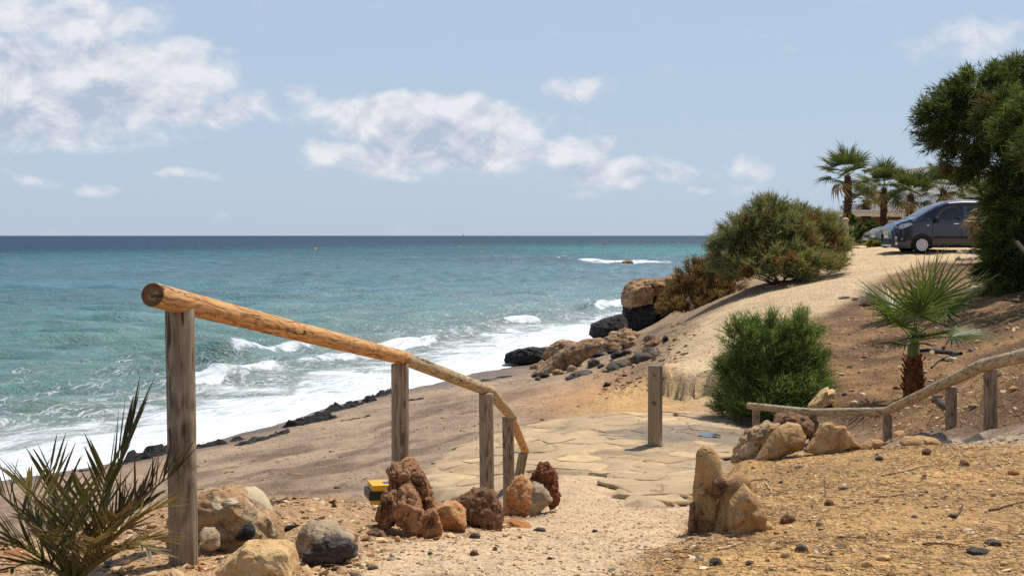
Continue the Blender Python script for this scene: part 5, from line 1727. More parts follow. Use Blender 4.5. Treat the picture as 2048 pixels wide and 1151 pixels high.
db = P(150, 1178, 5.35)
db[2] = hz(db[0], db[1])
dp = thing("date_palm_seedling", "young date palm with spiky fronds in the lower left corner", "palm", loc=db)
b0 = np.array([0, 0, .02])
T_ = lambda u, v, d: P(u, v, d) - db
for i, (tip, bul, n, ll, kw) in enumerate([
        (T_(262, 858, 5.5), (.03, 0, .10), 24, .30, dict(ang=.45, lift=.2, spread=.7, start=.42)),
        (T_(345, 950, 5.6), (.06, .05, .14), 30, .22, dict(ang=1.0, lift=.9, spread=.4, cols=((84, 62, 44), (96, 84, 50)), tipc=(128, 62, 50))),
        (T_(-20, 972, 5.3), (-.05, 0, .12), 28, .22, dict(ang=1.0, lift=.75, spread=.8)),
        (T_(52, 976, 5.0), (-.02, -.05, .16), 28, .26, dict(ang=1.1, lift=.45, cols=((96, 92, 62), (120, 112, 78)))),
        (T_(100, 940, 5.5), (0, .05, .06), 26, .24, dict(ang=.9, lift=.4)),
        (T_(212, 950, 5.2), (.04, 0, .08), 28, .24, dict(ang=.8, lift=.4)),
        (T_(330, 1012, 5.2), (.05, -.05, .14), 26, .20, dict(ang=.8, lift=.3, cols=((140, 116, 76), (110, 96, 58)))),
        (T_(10, 1092, 5.1), (-.05, 0, .10), 24, .18, dict(ang=.8, lift=.35)),
        (T_(25, 1135, 5.0), (-.04, 0, .08), 22, .16, dict(ang=.8, lift=.3)),
        (T_(300, 1100, 5.0), (.08, -.05, .16), 26, .16, dict(ang=.7, lift=.1, cols=((130, 116, 96), (160, 146, 122)), tipc=(150, 140, 120))),
        (T_(165, 985, 4.9), (.0, -.1, .12), 26, .22, dict(ang=.9, lift=.4)),
        (T_(270, 1060, 5.5), (.05, .05, .14), 24, .16, dict(ang=.8, lift=.3, cols=((104, 82, 54), (128, 100, 64)))),
        (T_(-60, 1050, 5.2), (-.05, 0, .12), 26, .2, dict(ang=.9, lift=.5)),
        (T_(140, 1020, 5.7), (0, .05, .08), 24, .2, dict(ang=.9, lift=.4)),
        (T_(318, 1078, 5.35), (.06, 0, .10), 34, .15, dict(ang=.7, lift=.2, cols=((116, 92, 62), (150, 124, 86)), tipc=(150, 130, 100))),
        (T_(250, 1098, 4.95), (.05, 0, .09), 34, .14, dict(ang=.7, lift=.2, cols=((92, 70, 48), (130, 104, 72)), tipc=(140, 116, 88))),
        (T_(235, 1035, 5.1), (.04, 0, .12), 34, .17, dict(ang=.8, lift=.35, cols=((84, 72, 44), (110, 92, 58)))),
        (T_(90, 1068, 4.9), (-.03, 0, .10), 32, .16, dict(ang=.8, lift=.35, cols=((76, 70, 44), (120, 108, 76)))),
        (T_(60, 1040, 5.5), (-.03, 0, .12), 32, .18, dict(ang=.9, lift=.45)),
        (T_(190, 1078, 4.85), (.02, 0, .08), 30, .14, dict(ang=.8, lift=.3, cols=((110, 90, 60), (140, 118, 84)))),
        (T_(290, 1010, 5.7), (.04, .05, .12), 28, .2, dict(ang=.9, lift=.7, cols=((84, 62, 44), (96, 84, 50)), tipc=(128, 62, 50)))]):
    n = int(n * (.72 if i < 14 else 1.0))
    v, f, c = frond(b0 + np.array([.015 * math.cos(i * 2.4), .015 * math.sin(i * 2.4), 0]), tip, bul, n, ll, 400 + i, **kw)
    mesh_obj("frond", v, f, PALM_LEAF, parent=dp, smooth=False, colors=c)
# ------------------------------------------------------------------ vehicles
def paint(name, col, rough=.28, metal=.35):
    return simple_mat(name, col, rough, metal, .05, 3, .5, coat=.8)


GLASS = simple_mat("tinted_glass", (.012, .016, .02), .05, 0, .1, 2, .7)
TYRE = simple_mat("tyre_rubber", (.012, .012, .012), .85)
RIM = simple_mat("silver_rim", (.62, .62, .64), .3, .8)
CHROME = simple_mat("bright_trim", (.8, .8, .82), .15, 1.0)
LAMP = simple_mat("lamp_glass", (.55, .58, .62), .08, .3, .2, 30, .7)
TRIM = simple_mat("black_trim", (.015, .015, .016), .6)
PLATE = simple_mat("plate_white", (.75, .75, .72), .5)


def vehicle(name, label, loc, rz, spec, body_mat, group=None):
    root = thing(name, label, spec['cat'], loc=loc, rz=rz, group=group)
    xs = np.array([s[0] for s in spec['sec']])
    top = np.array([s[1] for s in spec['sec']])
    belt = np.array([s[2] for s in spec['sec']])
    hw = np.array([s[3] for s in spec['sec']])
    tw = np.array([s[4] for s in spec['sec']])
    bot = np.array([s[5] for s in spec['sec']])
    X = np.unique(np.concatenate([np.linspace(xs[0], xs[-1], 90), xs]))
    I = lambda a: np.interp(X, xs, a)
    tp, be, h, t, bo = I(top), I(belt), I(hw), I(tw), I(bot)
    sm = lambda a: np.convolve(np.pad(a, 2, mode='edge'), [.1, .2, .4, .2, .1], 'valid')
    tp, be, h, t, bo = map(sm, (tp, be, h, t, bo))

    def side_y(x, z):
        """half width of the body at (x, z)"""
        b_, h_, t_, tp_, bo_ = (np.interp(x, X, a) for a in (be, h, t, tp, bo))
        lowr = h_ * (.93 + .07 * np.clip((z - bo_) / (.35 * (b_ - bo_)), 0, 1) ** .6)
        k = np.clip((z - b_) / np.maximum(tp_ - b_, 1e-3), 0, 1)
        return np.where(z <= b_, lowr, h_ + (t_ - h_) * k ** 1.25)
    prof = []
    for f_ in np.linspace(0, 1, 12):
        prof.append((lambda q: (bo + (be - bo) * q))(f_))
    for f_ in np.linspace(.12, .94, 8):
        prof.append(be + (tp - be) * f_)
    Zs = np.stack(prof, 1)                                  # stations x profile heights
    Ys = side_y(X[:, None], Zs)
    cap = [(.93, .985), (.78, .998), (.45, 1.0), (0, 1.0)]
    crown = .018
    Ytop = np.stack([Ys[:, -1] * a for a, b in cap], 1)
    Ztop = np.stack([be + (tp - be) * b + crown * (1 - a * a) for a, b in cap], 1)
    Y = np.concatenate([Ys, Ytop], 1)
    Z = np.concatenate([Zs, Ztop], 1)
    nk = Y.shape[1]
    full_y = np.concatenate([-Y, Y[:, ::-1][:, 1:]], 1)
    full_z = np.concatenate([Z, Z[:, ::-1][:, 1:]], 1)
    nc = full_y.shape[1]
    V = np.stack([np.repeat(X[:, None], nc, 1), full_y, full_z], -1).reshape(-1, 3)
    fcs = grid_faces(len(X), nc).tolist()
    fcs.append(list(range(nc)))
    fcs.append([(len(X) - 1) * nc + i for i in range(nc)][::-1])
    fcs += [[i * nc, i * nc + nc - 1, (i + 1) * nc + nc - 1, (i + 1) * nc] for i in range(len(X) - 1)]
    body = mesh_obj("body", V, fcs, body_mat, parent=root)

    def panel(pname, poly, mat, parent=root, lift=.006, both=True, thick=.02):
        """patch on the body side: poly of (x, z)"""
        poly = np.array(poly, float)
        d = []
        for a, b in zip(poly, np.roll(poly, -1, 0)):
            for q in np.linspace(0, 1, 6, endpoint=False):
                d.append(a + (b - a) * q)
        d = np.array(d)
        c = d.mean(0)
        rings = [c + (d - c) * k for k in (1.0, .66, .33)] + [c[None]]
        for s in ((-1, 1) if both else (-1,)):
            vv = np.concatenate([np.c_[r[:, 0], s * (side_y(r[:, 0], r[:, 1]) + lift), r[:, 1]] for r in rings])
            n = len(d)
            ff = [(k * n + i, k * n + (i + 1) % n, (k + 1) * n + (i + 1) % n, (k + 1) * n + i) for k in range(2) for i in range(n)] + [(2 * n + i, 2 * n + (i + 1) % n, 3 * n) for i in range(n)]
            inner = np.c_[d[:, 0], s * (side_y(d[:, 0], d[:, 1]) - thick), d[:, 1]]
            m0 = len(vv)
            vv = np.concatenate([vv, inner])
            ff += [(i, (i + 1) % n, m0 + (i + 1) % n, m0 + i) for i in range(n)]
            o = mesh_obj(pname, vv, ff, mat, parent=parent)
        return o
    for pname, poly, mat in spec['panels']:
        panel(pname, poly, mat)
    # windscreen and rear screen follow the roof line
    for pname, xa, xb in spec['screens']:
        q = np.linspace(xa, xb, 10)
        ww = np.linspace(-.86, .86, 9)
        yy = np.interp(q, X, Y[:, -4])[:, None] * ww[None]
        zz = np.interp(q, X, tp)[:, None] + crown * (1 - ww[None] ** 2) + .008
        # keep the sheet above the bulging roof edge
        zz = zz - .010 * np.abs(ww[None]) ** 6
        mesh_obj(pname, np.stack([np.repeat(q[:, None], 9, 1), yy, zz], -1).reshape(-1, 3), grid_faces(10, 9), GLASS, parent=root)
    # nose pieces: (name, y centre, z, half width, half height, material, both sides)
    for pname, yc_, z, a, b, mat, both in spec['nose']:
        for s in ((-1, 1) if both else (1,)):
            bmx = bevel_box(.08, 2 * a, 2 * b, .008)
            xn = float(X[np.argmax(tp >= z + b * .6)])
            bm_obj(pname, bmx, mat, root, loc=(xn + .028, s * yc_, z - b))
    r = spec['wheel']
    for wx in spec['axles']:
        panel("wheel_arch", [(wx + (r + .075) * math.cos(q), r + (r + .085) * math.sin(q)) for q in np.linspace(-.35, math.pi + .35, 16)], TRIM, both=True, lift=.004)
        for s in (-1, 1):
            y0 = s * (float(np.interp(wx, X, h)) - .085)
            bm_ = lathe([(r * .62, -.10), (r * .92, -.10), (r, -.07), (r, .07), (r * .92, .10), (r * .62, .10)], 32)
            w = bm_obj("wheel", bm_, TYRE, root, True, loc=(wx, y0, r), rot=(s * -math.pi / 2 + math.pi, 0, 0) if False else (math.pi / 2 * (1 if s < 0 else -1), 0, 0))
            parts = [lathe_np([(r * .66, .085), (r * .66, .108), (r * .56, .106), (r * .54, .09)], 32)]
            ns = spec.get('spokes', 10)
            for k in range(ns):
                a = 2 * math.pi * k / ns
                ca, sa = math.cos(a), math.sin(a)
                pts = []
                for rr0, wd in ((r * .14, .030), (r * .58, .020)):
                    for sg in (-1, 1):
                        pts.append((rr0 * ca - sg * wd * sa, rr0 * sa + sg * wd * ca, .104))
                parts.append((np.array(pts + [(p[0], p[1], .09) for p in pts]), np.array([(0, 1, 3, 2), (4, 6, 7, 5), (0, 2, 6, 4), (1, 5, 7, 3)])))
            parts.append(lathe_np([(r * .20, .09), (r * .20, .112), (r * .05, .118)], 20))
            vv, ff = join(parts)
            mesh_obj("rim", vv, ff, RIM, parent=w, smooth=False)
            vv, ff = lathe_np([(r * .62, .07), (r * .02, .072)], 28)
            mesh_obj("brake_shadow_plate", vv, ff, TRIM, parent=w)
    for s in (-1, 1):
        mx, mz = spec['mirror']
        bm_obj("mirror", bevel_box(.12, .20, .20, .03, 3), body_mat if spec.get('mirror_body') else TRIM, root, True, loc=(mx, s * (float(side_y(np.array(mx), np.array(mz))) + .11), mz - .08))
    if 'roof_rail' in spec:
        for s in (-1, 1):
            xa, xb = spec['roof_rail']
            q = np.linspace(xa, xb, 14)
            v, f = tube(np.c_[q, s * (np.interp(q, X, Y[:, -4]) - .02), np.interp(q, X, tp) + .03], .016, 8)
            mesh_obj("roof_rail", v, f, CHROME, parent=root)
    return root


def lathe_np(prof, n):
    th = np.linspace(0, 2 * math.pi, n, endpoint=False)
    v = np.concatenate([np.c_[r * np.cos(th), r * np.sin(th), np.full(n, z)] for r, z in prof])
    return v, grid_faces(len(prof), n, True)


van_spec = dict(cat="van", wheel=.325, axles=(1.02, 4.28), spokes=15, mirror=(1.52, 1.20), nose_x=0.02,
    # x, roof height, belt height, half width, half width at roof, sill height
    sec=[(0, .78, .60, .66, .60, .30), (.05, .93, .70, .80, .68, .22), (.16, 1.06, .84, .88, .74, .20), (.35, 1.16, .98, .93, .78, .20), (.62, 1.24, 1.10, .95, .80, .20), (.88, 1.31, 1.16, .955, .80, .22), (1.2, 1.50, 1.18, .955, .78, .22), (1.6, 1.72, 1.18, .96, .77, .22), (2.0, 1.87, 1.18, .96, .77, .22), (2.5, 1.91, 1.18, .96, .77, .22), (4.6, 1.91, 1.18, .96, .77, .24), (4.92, 1.86, 1.16, .94, .76, .28), (5.0, 1.70, 1.1, .90, .74, .32)],
    panels=[("front_window", [(1.46, 1.24), (2.40, 1.22), (2.42, 1.74), (2.02, 1.74), (1.72, 1.56)], GLASS), ("quarter_window", [(1.18, 1.26), (1.42, 1.25), (1.42, 1.38)], GLASS), ("sliding_window", [(2.56, 1.22), (3.55, 1.22), (3.55, 1.74), (2.56, 1.74)], GLASS), ("rear_window", [(3.68, 1.22), (4.72, 1.22), (4.62, 1.74), (3.68, 1.74)], GLASS),
            ("headlight", [(.10, .95), (.30, .90), (.68, 1.06), (.60, 1.13), (.30, 1.08)], LAMP), ("rubbing_strip", [(1.42, .56), (3.85, .56), (3.85, .64), (1.50, .64)], TRIM), ("sill_trim", [(1.42, .24), (3.86, .24), (3.86, .30), (1.42, .30)], TRIM),
            ("door_seam", [(1.40, .34), (1.412, .34), (1.412, 1.2), (1.40, 1.2)], TRIM), ("door_seam", [(2.47, .34), (2.482, .34), (2.482, 1.76), (2.47, 1.76)], TRIM), ("door_seam", [(3.60, .34), (3.612, .34), (3.612, 1.76), (3.60, 1.76)], TRIM),
            ("door_handle", [(2.18, 1.075), (2.38, 1.075), (2.38, 1.105), (2.18, 1.105)], CHROME), ("door_handle", [(2.56, 1.075), (2.76, 1.075), (2.76, 1.105), (2.56, 1.105)], CHROME), ("side_repeater", [(1.20, 1.02), (1.28, 1.02), (1.28, 1.05), (1.20, 1.05)], CHROME), ("bumper_trim", [(.08, .32), (.15, .30), (.13, .60), (.07, .64)], CHROME), ("bumper_vent", [(.20, .44), (.42, .44), (.40, .66), (.20, .66)], TRIM), ("fog_light", [(.26, .50), (.34, .50), (.34, .58), (.26, .58)], LAMP)],
    screens=[("windscreen", .95, 1.98)],
    nose=[("grille", 0, .44, .46, .10, TRIM, False), ("upper_grille", 0, .84, .50, .035, TRIM, False), ("number_plate", 0, .62, .26, .055, PLATE, False), ("lower_lip", 0, .31, .55, .02, CHROME, False)], roof_rail=(2.15, 4.3))
vx = (1787 - 1024) * 51.6 / F
vb = np.array([vx, 52.6, 0])
vb[2] = hz(vx + 1.0, 51.7) - .005
vehicle("parked_van", "dark blue-grey passenger van parked at the top of the track", vb, 0.03, van_spec, paint("dark_slate_paint", srgb(40, 44, 58), .25, .5))
car_spec = dict(cat="car", wheel=.31, axles=(.85, 3.4), spokes=9, mirror=(1.45, .92), mirror_body=True, nose_x=.02,
    sec=[(0, .62, .50, .58, .54, .24), (.05, .72, .58, .72, .66, .20), (.2, .80, .66, .80, .72, .18), (.5, .88, .76, .85, .76, .18), (.95, .95, .84, .87, .78, .18), (1.15, 1.0, .88, .87, .76, .18), (1.6, 1.28, .90, .875, .68, .18), (2.0, 1.43, .91, .875, .64, .18), (2.6, 1.47, .92, .875, .63, .18), (3.4, 1.42, .94, .87, .62, .20), (3.85, 1.15, .94, .85, .62, .24), (4.15, .9, .86, .80, .70, .28)],
    panels=[("front_window", [(1.42, .95), (2.25, .95), (2.25, 1.34), (1.95, 1.34)], GLASS), ("rear_window", [(2.34, .95), (3.2, .97), (3.1, 1.33), (2.34, 1.34)], GLASS), ("headlight", [(.08, .60), (.25, .58), (.52, .72), (.45, .78), (.2, .74)], LAMP), ("bumper_strip", [(.04, .42), (.45, .42), (.45, .47), (.04, .47)], TRIM), ("door_seam", [(1.30, .28), (1.312, .28), (1.312, .9), (1.30, .9)], TRIM), ("door_handle", [(2.05, .80), (2.22, .80), (2.22, .83), (2.05, .83)], TRIM)],
    screens=[("windscreen", 1.15, 1.95)],
    nose=[("grille", 0, .62, .40, .06, TRIM, False), ("lower_grille", 0, .34, .48, .06, TRIM, False), ("number_plate", 0, .46, .26, .055, PLATE, False)])
for lab, u, d, col in (("silver-grey hatchback, its nose just ahead of the dark van", 1757, 60.5, srgb(150, 152, 158)), ("silver hatchback farthest left, behind the grey one", 1742, 64.0, srgb(176, 172, 164))):
    x0 = (u - 1024) * d / F
    b = np.array([x0, d + .9, hz(x0 + .9, d)])
    vehicle("parked_car", lab, b, .06, car_spec, paint("silver_paint", col, .3, .5), group="cars parked beside the van")

# ------------------------------------------------------------------ white house and pergola
def box(name, x0, x1, y0, y1, z0, z1, mat, parent, bev=.01):
    off = np.array(parent.location) if parent else np.zeros(3)
    return bm_obj(name, bevel_box(x1 - x0, y1 - y0, z1 - z0, bev, 1), mat, parent, loc=np.array([(x0 + x1) / 2, (y0 + y1) / 2, z0]) - off)


WALL = simple_mat("white_render", srgb(236, 228, 222), .9, 0, .12, 1.5, .1)
WALL2 = simple_mat("beige_render", srgb(196, 184, 170), .9, 0, .12, 1.5, .1)
TIMBER = simple_mat("brown_boards", srgb(128, 88, 56), .8, 0, .5, 4)
FRAME = simple_mat("white_frame", srgb(226, 222, 216), .6, 0, .05)
SHADEM = simple_mat("dark_interior", (.03, .028, .026), .9)
ux = lambda u, d: (u - 1024) * d / F
vz = lambda v, d: 5 - (v - 471) * d / F
GZ = 4.38
hs = thing("beach_house", "white flat-roofed house behind the row of fan palms", "house", loc=(ux(1850, 84), 84, GZ))
box("wall", ux(1706, 84), ux(2140, 84), 84.0, 92, GZ - .3, vz(424, 84), TIMBER, hs)
box("parapet", ux(1755, 82.5), ux(2140, 82.5), 82.5, 92.2, vz(424, 82.5), vz(403, 82.5), WALL, hs)
box("upper_storey", ux(1850, 86), ux(2120, 86), 86, 92, vz(404, 86) - .2, vz(337, 86), WALL, hs)
box("roof_slab", ux(1848, 85.8), ux(2122, 85.8), 85.8, 92.3, vz(337, 86), vz(334, 86), WALL2, hs)
for u0, u1, v0, v1 in ((1868, 1900, 341, 347), (1915, 1945, 352, 395), (1962, 2004, 362, 400)):
    w_ = box("window", ux(u0, 86), ux(u1, 86), 85.96, 86.1, vz(v1, 86), vz(v0, 86), SHADEM, hs, .0)
box("side_wing", ux(1958, 80), ux(2140, 80), 80, 83, GZ - .3, vz(372, 80), WALL2, hs)
for u0, u1 in ((1772, 1810), (1835, 1872)):
    fr = box("window", ux(u0, 83.9), ux(u1, 83.9), 83.90, 84.02, vz(476, 84), vz(440, 84), FRAME, hs, .0)
    xm = (ux(u0, 83.9) + ux(u1, 83.9)) / 2
    bm_obj("pane", bevel_box((ux(u1, 84) - ux(u0, 84)) * .76, .02, (vz(440, 84) - vz(476, 84)) * .78, 0), GLASS, fr, loc=(0, -.062, .12))
    bm_obj("sill", bevel_box((ux(u1, 84) - ux(u0, 84)) * 1.1, .10, .05, 0), FRAME, fr, loc=(0, -.09, -.02))
pg = thing("pergola", "white framed terrace pergola with flat awning roof", "pergola", loc=(ux(1755, 77), 77, GZ))
for u in (1705, 1806, 1880):
    for yy in (77.0, 80.5):
        box("post", ux(u, 77) - .07, ux(u, 77) + .07, yy, yy + .14, GZ - .1, vz(432, 77), FRAME, pg)
box("front_beam", ux(1702, 77), ux(1884, 77), 76.95, 77.10, vz(432, 77) + .002, vz(425, 77), FRAME, pg)
box("back_beam", ux(1702, 77), ux(1884, 77), 80.5, 80.65, vz(432, 77) + .002, vz(425, 77), FRAME, pg)
aw = box("awning", ux(1701, 77), ux(1886, 77), 76.7, 81.0, vz(425, 77) + .003, vz(419.5, 77), simple_mat("pale_canvas", srgb(206, 202, 198), .8), pg, .02)
for k in range(6):
    x = ux(1705, 77) + k * .95
    box("rafter", x, x + .07, 77.12, 80.48, vz(431, 77), vz(426, 77), FRAME, pg)
for u, vt, vb_, d, lab in ((1663, 436, 500, 62, "weathered pale post rising behind the large tamarisk shrub"), (1690, 440, 498, 64, "weathered pale post left of the tallest fan palm")):
    x = ux(u, d)
    g = hz(x, d)
    rt = thing("gate_post", lab, "post", loc=(x, d, g))
    v, f = tube(np.c_[np.zeros(5), np.zeros(5), np.linspace(-.2, vz(vt, d) - g, 5)], [.16, .155, .15, .15, .12], 10)
    mesh_obj("shaft", v, f, ROCK['white'], parent=rt)
    v, f = lathe_np([(.0, .12), (.10, .10), (.17, .02), (.17, -.06), (.0, -.07)], 10)
    mesh_obj("cap", v + np.array([0, 0, vz(vt, d) - g]), f, ROCK['white'], parent=rt)


# ------------------------------------------------------------------ buoys, boat
def buoy(label, u, v, col, r, cone=True):
    p = Pz(u, v, 0.0)
    root = thing("buoy", label, "buoy", loc=(p[0], p[1], .05), group="buoys moored off the beach")
    m = simple_mat("buoy_paint", col, .5, 0, .1, 3)
    v_, f_ = lathe_np([(.01, -r * .7), (r * .7, -r * .5), (r, 0), (r * .92, r * .45), (r * .55, r * .8), (.01, r * .95)], 14)
    mesh_obj("float", v_, f_, m, parent=root)
    v_, f_ = lathe_np([(r * .22, r * .9), (r * .2, r * 1.3), (.01, r * 1.34)], 8)
    mesh_obj("eyelet", v_, f_, TRIM, parent=root)


YB, RB = srgb(232, 176, 24), srgb(190, 24, 40)
buoy("largest yellow buoy, farthest left on the water", 630, 499, YB, .62)
buoy("tiny yellow buoy between the leftmost one and the sail", 797, 502, YB, .36)
buoy("yellow buoy nearly below the distant sail", 919, 494, YB, .55)
buoy("small yellow buoy right of the one below the sail", 963, 504, YB, .42)
buoy("yellow buoy just above the surf left of the reef", 1125, 506, YB, .52)
buoy("round red buoy out beyond the reef", 1210, 489, RB, .80)
buoy("small green buoy left of the red one", 1160, 490, srgb(30, 110, 60), .5)
buoy("small dark buoy right of the red one", 1279, 490, srgb(80, 40, 40), .5)
buoy("small yellow buoy farthest right on the water", 1357, 487, YB, .55)
sp = np.array([(927 - 1024) * 6000 / F, 6000, 0])
bt = thing("sailing_boat", "tiny sailing boat on the horizon", "boat", loc=sp)
mesh_obj("hull", [(-5, -1.6, 1.2), (5, -1.6, 1.2), (6.5, 0, 1.4), (5, 1.6, 1.2), (-5, 1.6, 1.2), (-4.5, 0, -.3), (4.5, 0, -.3)], [(0, 1, 2, 3, 4), (0, 5, 6, 1), (1, 6, 2), (2, 6, 3), (3, 6, 5, 4), (4, 5, 0)], FRAME, parent=bt, smooth=False)
v, f = tube([(0, 0, 1), (0, 0, 16)], [.25, .15], 6)
mesh_obj("mast", v, f, FRAME, parent=bt)
mesh_obj("sail", [(-.3, .1, 2.2), (-5, .5, 2.4), (-.3, .1, 15), (-.3, -.1, 2.2), (-5, .3, 2.4), (-.3, -.1, 15)], [(0, 1, 2), (3, 5, 4), (0, 3, 4, 1), (1, 4, 5, 2), (2, 5, 3, 0)], simple_mat("grey_sail", srgb(150, 160, 175), .8), parent=bt, smooth=False)

# ------------------------------------------------------------------ hoses on the hillside
HOSE = simple_mat("black_hose", (.02, .02, .024), .5)
for lab, px, r in (("black irrigation hose lying right of the fan palm", [(1838, 704), (1856, 702), (1880, 706), (1905, 708), (1922, 710)], .035),
                   ("thin dark blue hose curving below the black hose", [(1863, 736), (1875, 724), (1890, 716), (1910, 713)], .018),
                   ("short black hose stub beside the low fence post", [(1866, 802), (1880, 808), (1893, 818)], .03)):
    p = np.array([at(u, v) for u, v in px])
    t = np.linspace(0, 1, 20) * (len(px) - 1)
    pp = np.stack([np.interp(t, range(len(px)), p[:, k]) for k in range(3)], 1)
    pp[:, 2] = height(pp[:, 0], pp[:, 1]) + r * .8
    v, f = tube(pp - pp[0], r, 10)
    tag(mesh_obj("irrigation_hose", v, f, HOSE, loc=pp[0]), lab, "hose")
# ------------------------------------------------------------------ loose stones, gravel, straw
def scatter_points(poly, n, seed, ymax=99, power=1.0):
    rng = np.random.default_rng(seed)
    lo, hi = poly.min(0), poly.max(0)
    out = []
    tot = 0
    while tot < n:
        q = rng.uniform(lo, hi, (n * 3, 2))
        q = q[(np.abs(q[:, 0]) < .40 * q[:, 1] + .5) & (q[:, 1] > 4.6) & (q[:, 1] < ymax)]
        q = q[rng.random(len(q)) < (4.6 / q[:, 1]) ** power]
        q = q[inpoly(q[:, 0], q[:, 1], poly) > -.05]
        out.append(q)
        tot += len(q)
    return np.concatenate(out)[:n], rng


STONE_COLS = np.array([srgb(*c) for c in [(206, 178, 138), (222, 200, 164), (184, 152, 112), (196, 168, 128), (112, 100, 92), (200, 160, 114), (176, 124, 84), (160, 134, 106), (210, 186, 150), (190, 160, 122)]])
pebble_mat, T = new_mat("pebbles")
colr = T.n('ShaderNodeVertexColor', layer_name='Col').outputs[0]
finish(T, T.n('ShaderNodeBsdfPrincipled', ins={'Base Color': colr, 'Roughness': .9, 'Specular IOR Level': .2}))


SLOPE = uvpoly([(1190, 748), (1260, 706), (1330, 690), (1345, 645), (1400, 660), (1330, 735), (1310, 790), (1210, 800)])
BEACH = uvpoly([(420, 985), (700, 990), (820, 930), (1000, 860), (1250, 820), (1260, 770), (1060, 760), (900, 770), (700, 825), (500, 880), (300, 930), (100, 965), (100, 1060)])


def pebbles(name, label, jobs, seed):
    bv, bf = ico(1)
    V, Fc, C = [], [], []
    off = 0
    for poly, n, smin, smax, ymax, tint in jobs:
        q, rng = scatter_points(poly, n, seed + n, ymax, 1.4)
        n = len(q)
        size = smin * (smax / smin) ** (rng.random(n) ** 2.6)
        sc = size[:, None] * rng.uniform(.40, 1.0, (n, 3)) * np.array([1.1, 1.1, .42])
        a = rng.uniform(0, 6.28, n)
        jit = 1 + rng.normal(0, .16, (n, len(bv), 1))
        v = bv[None] * jit * sc[:, None]
        x = v[..., 0] * np.cos(a)[:, None] - v[..., 1] * np.sin(a)[:, None]
        y = v[..., 0] * np.sin(a)[:, None] + v[..., 1] * np.cos(a)[:, None]
        tl = rng.normal(0, .25, (n, 2))
        z = v[..., 2] + x * tl[:, :1] + y * tl[:, 1:] + (height(q[:, 0], q[:, 1]) + sc[:, 2] * .35)[:, None]
        V.append(np.stack([x + q[:, :1], y + q[:, 1:], z], -1).reshape(-1, 3))
        Fc.append((bf[None] + (off + np.arange(n) * len(bv))[:, None, None]).reshape(-1, 3))
        off += n * len(bv)
        c = STONE_COLS[rng.integers(0, len(STONE_COLS), n)] * rng.uniform(.75, 1.15, (n, 1)) * np.array(tint)
        C.append(np.repeat(c, len(bv), 0))
    o = mesh_obj(name, np.concatenate(V), np.concatenate(Fc), pebble_mat, smooth=False, colors=np.concatenate(C))
    tag(o, label, kind="stuff")


pebbles("gravel", "loose gravel and stone chips strewn over the path and banks",
        [(RAMP, 5600, .004, .017, 14, (1, 1, 1)), (MOUND, 4600, .005, .024, 11, (1, .97, .9)), (LEFTG, 9500, .007, .040, 11, (.92, .86, .78)), (HILL, 1500, .02, .09, 45, (.95, .9, .85)), (TRACK, 500, .015, .05, 40, (1, 1, 1)), (PAVE, 500, .008, .03, 24, (1, 1, 1)), (SLOPE, 900, .02, .11, 60, (.72, .66, .6)), (BEACH, 800, .012, .06, 60, (.5, .46, .42))], 70)


def straws(name, label, jobs, seed):
    V, Fc, C = [], [], []
    off = 0
    for poly, n, l0, l1, w, ymax, upright in jobs:
        q, rng = scatter_points(poly, n, seed + n, ymax, 1.0)
        n = len(q)
        keep = fbm(xyz(q[:, 0] * 1.3, q[:, 1] * 1.3, 4), 3) > -.12
        q = q[keep]
        n = len(q)
        L = l0 * (l1 / l0) ** (rng.random(n) ** 2)
        a = rng.uniform(0, 6.28, n)
        el = np.abs(rng.normal(0, upright, n))
        d = np.stack([np.cos(a) * np.cos(el), np.sin(a) * np.cos(el), np.sin(el)], 1)
        per = np.stack([-np.sin(a), np.cos(a), 0 * a], 1)
        bend = rng.normal(0, .18, n) * L
        ww = w * rng.uniform(.6, 1.5, n)
        zg = height(q[:, 0], q[:, 1])
        rows = []
        for t in (0, .35, .7, 1.0):
            c = np.c_[q, zg + .004 + ww * .5] + d * (L * t)[:, None] + per * (bend * math.sin(math.pi * t))[:, None]
            gz = height(c[:, 0], c[:, 1])
            c[:, 2] = np.maximum(c[:, 2], gz + .003)
            k = (1 - .55 * t)
            rows += [c - per * (ww * k)[:, None] * .5, c + np.array([0, 0, 1]) * (ww * k)[:, None] * .8, c + per * (ww * k)[:, None] * .5]
        V.append(np.stack(rows, 1).reshape(-1, 3))
        fl = np.array([(r * 3 + k, r * 3 + (k + 1) % 3, (r + 1) * 3 + (k + 1) % 3, (r + 1) * 3 + k) for r in range(3) for k in range(3)])
        Fc.append((fl[None] + (off + np.arange(n) * 12)[:, None, None]).reshape(-1, 4))
        off += n * 12
        cs = np.array([srgb(*c) for c in [(196, 162, 108), (214, 190, 142), (140, 102, 64), (96, 68, 46), (172, 132, 82), (120, 84, 54)]])
        c = cs[rng.integers(0, len(cs), n)] * rng.uniform(.7, 1.15, (n, 1))
        C.append(np.repeat(c, 12, 0))
    o = mesh_obj(name, np.concatenate(V), np.concatenate(Fc), pebble_mat, smooth=False, colors=np.concatenate(C))
    tag(o, label, kind="stuff")


straws("dry_litter", "dry straw, needles and twig litter on the bank and hillside",
       [(MOUND, 9500, .015, .10, .0030, 11, .12), (HILL, 6500, .05, .22, .008, 45, .45), (LEFTG, 900, .02, .12, .003, 9, .15), (RAMP, 260, .02, .10, .0025, 10, .05)], 90)

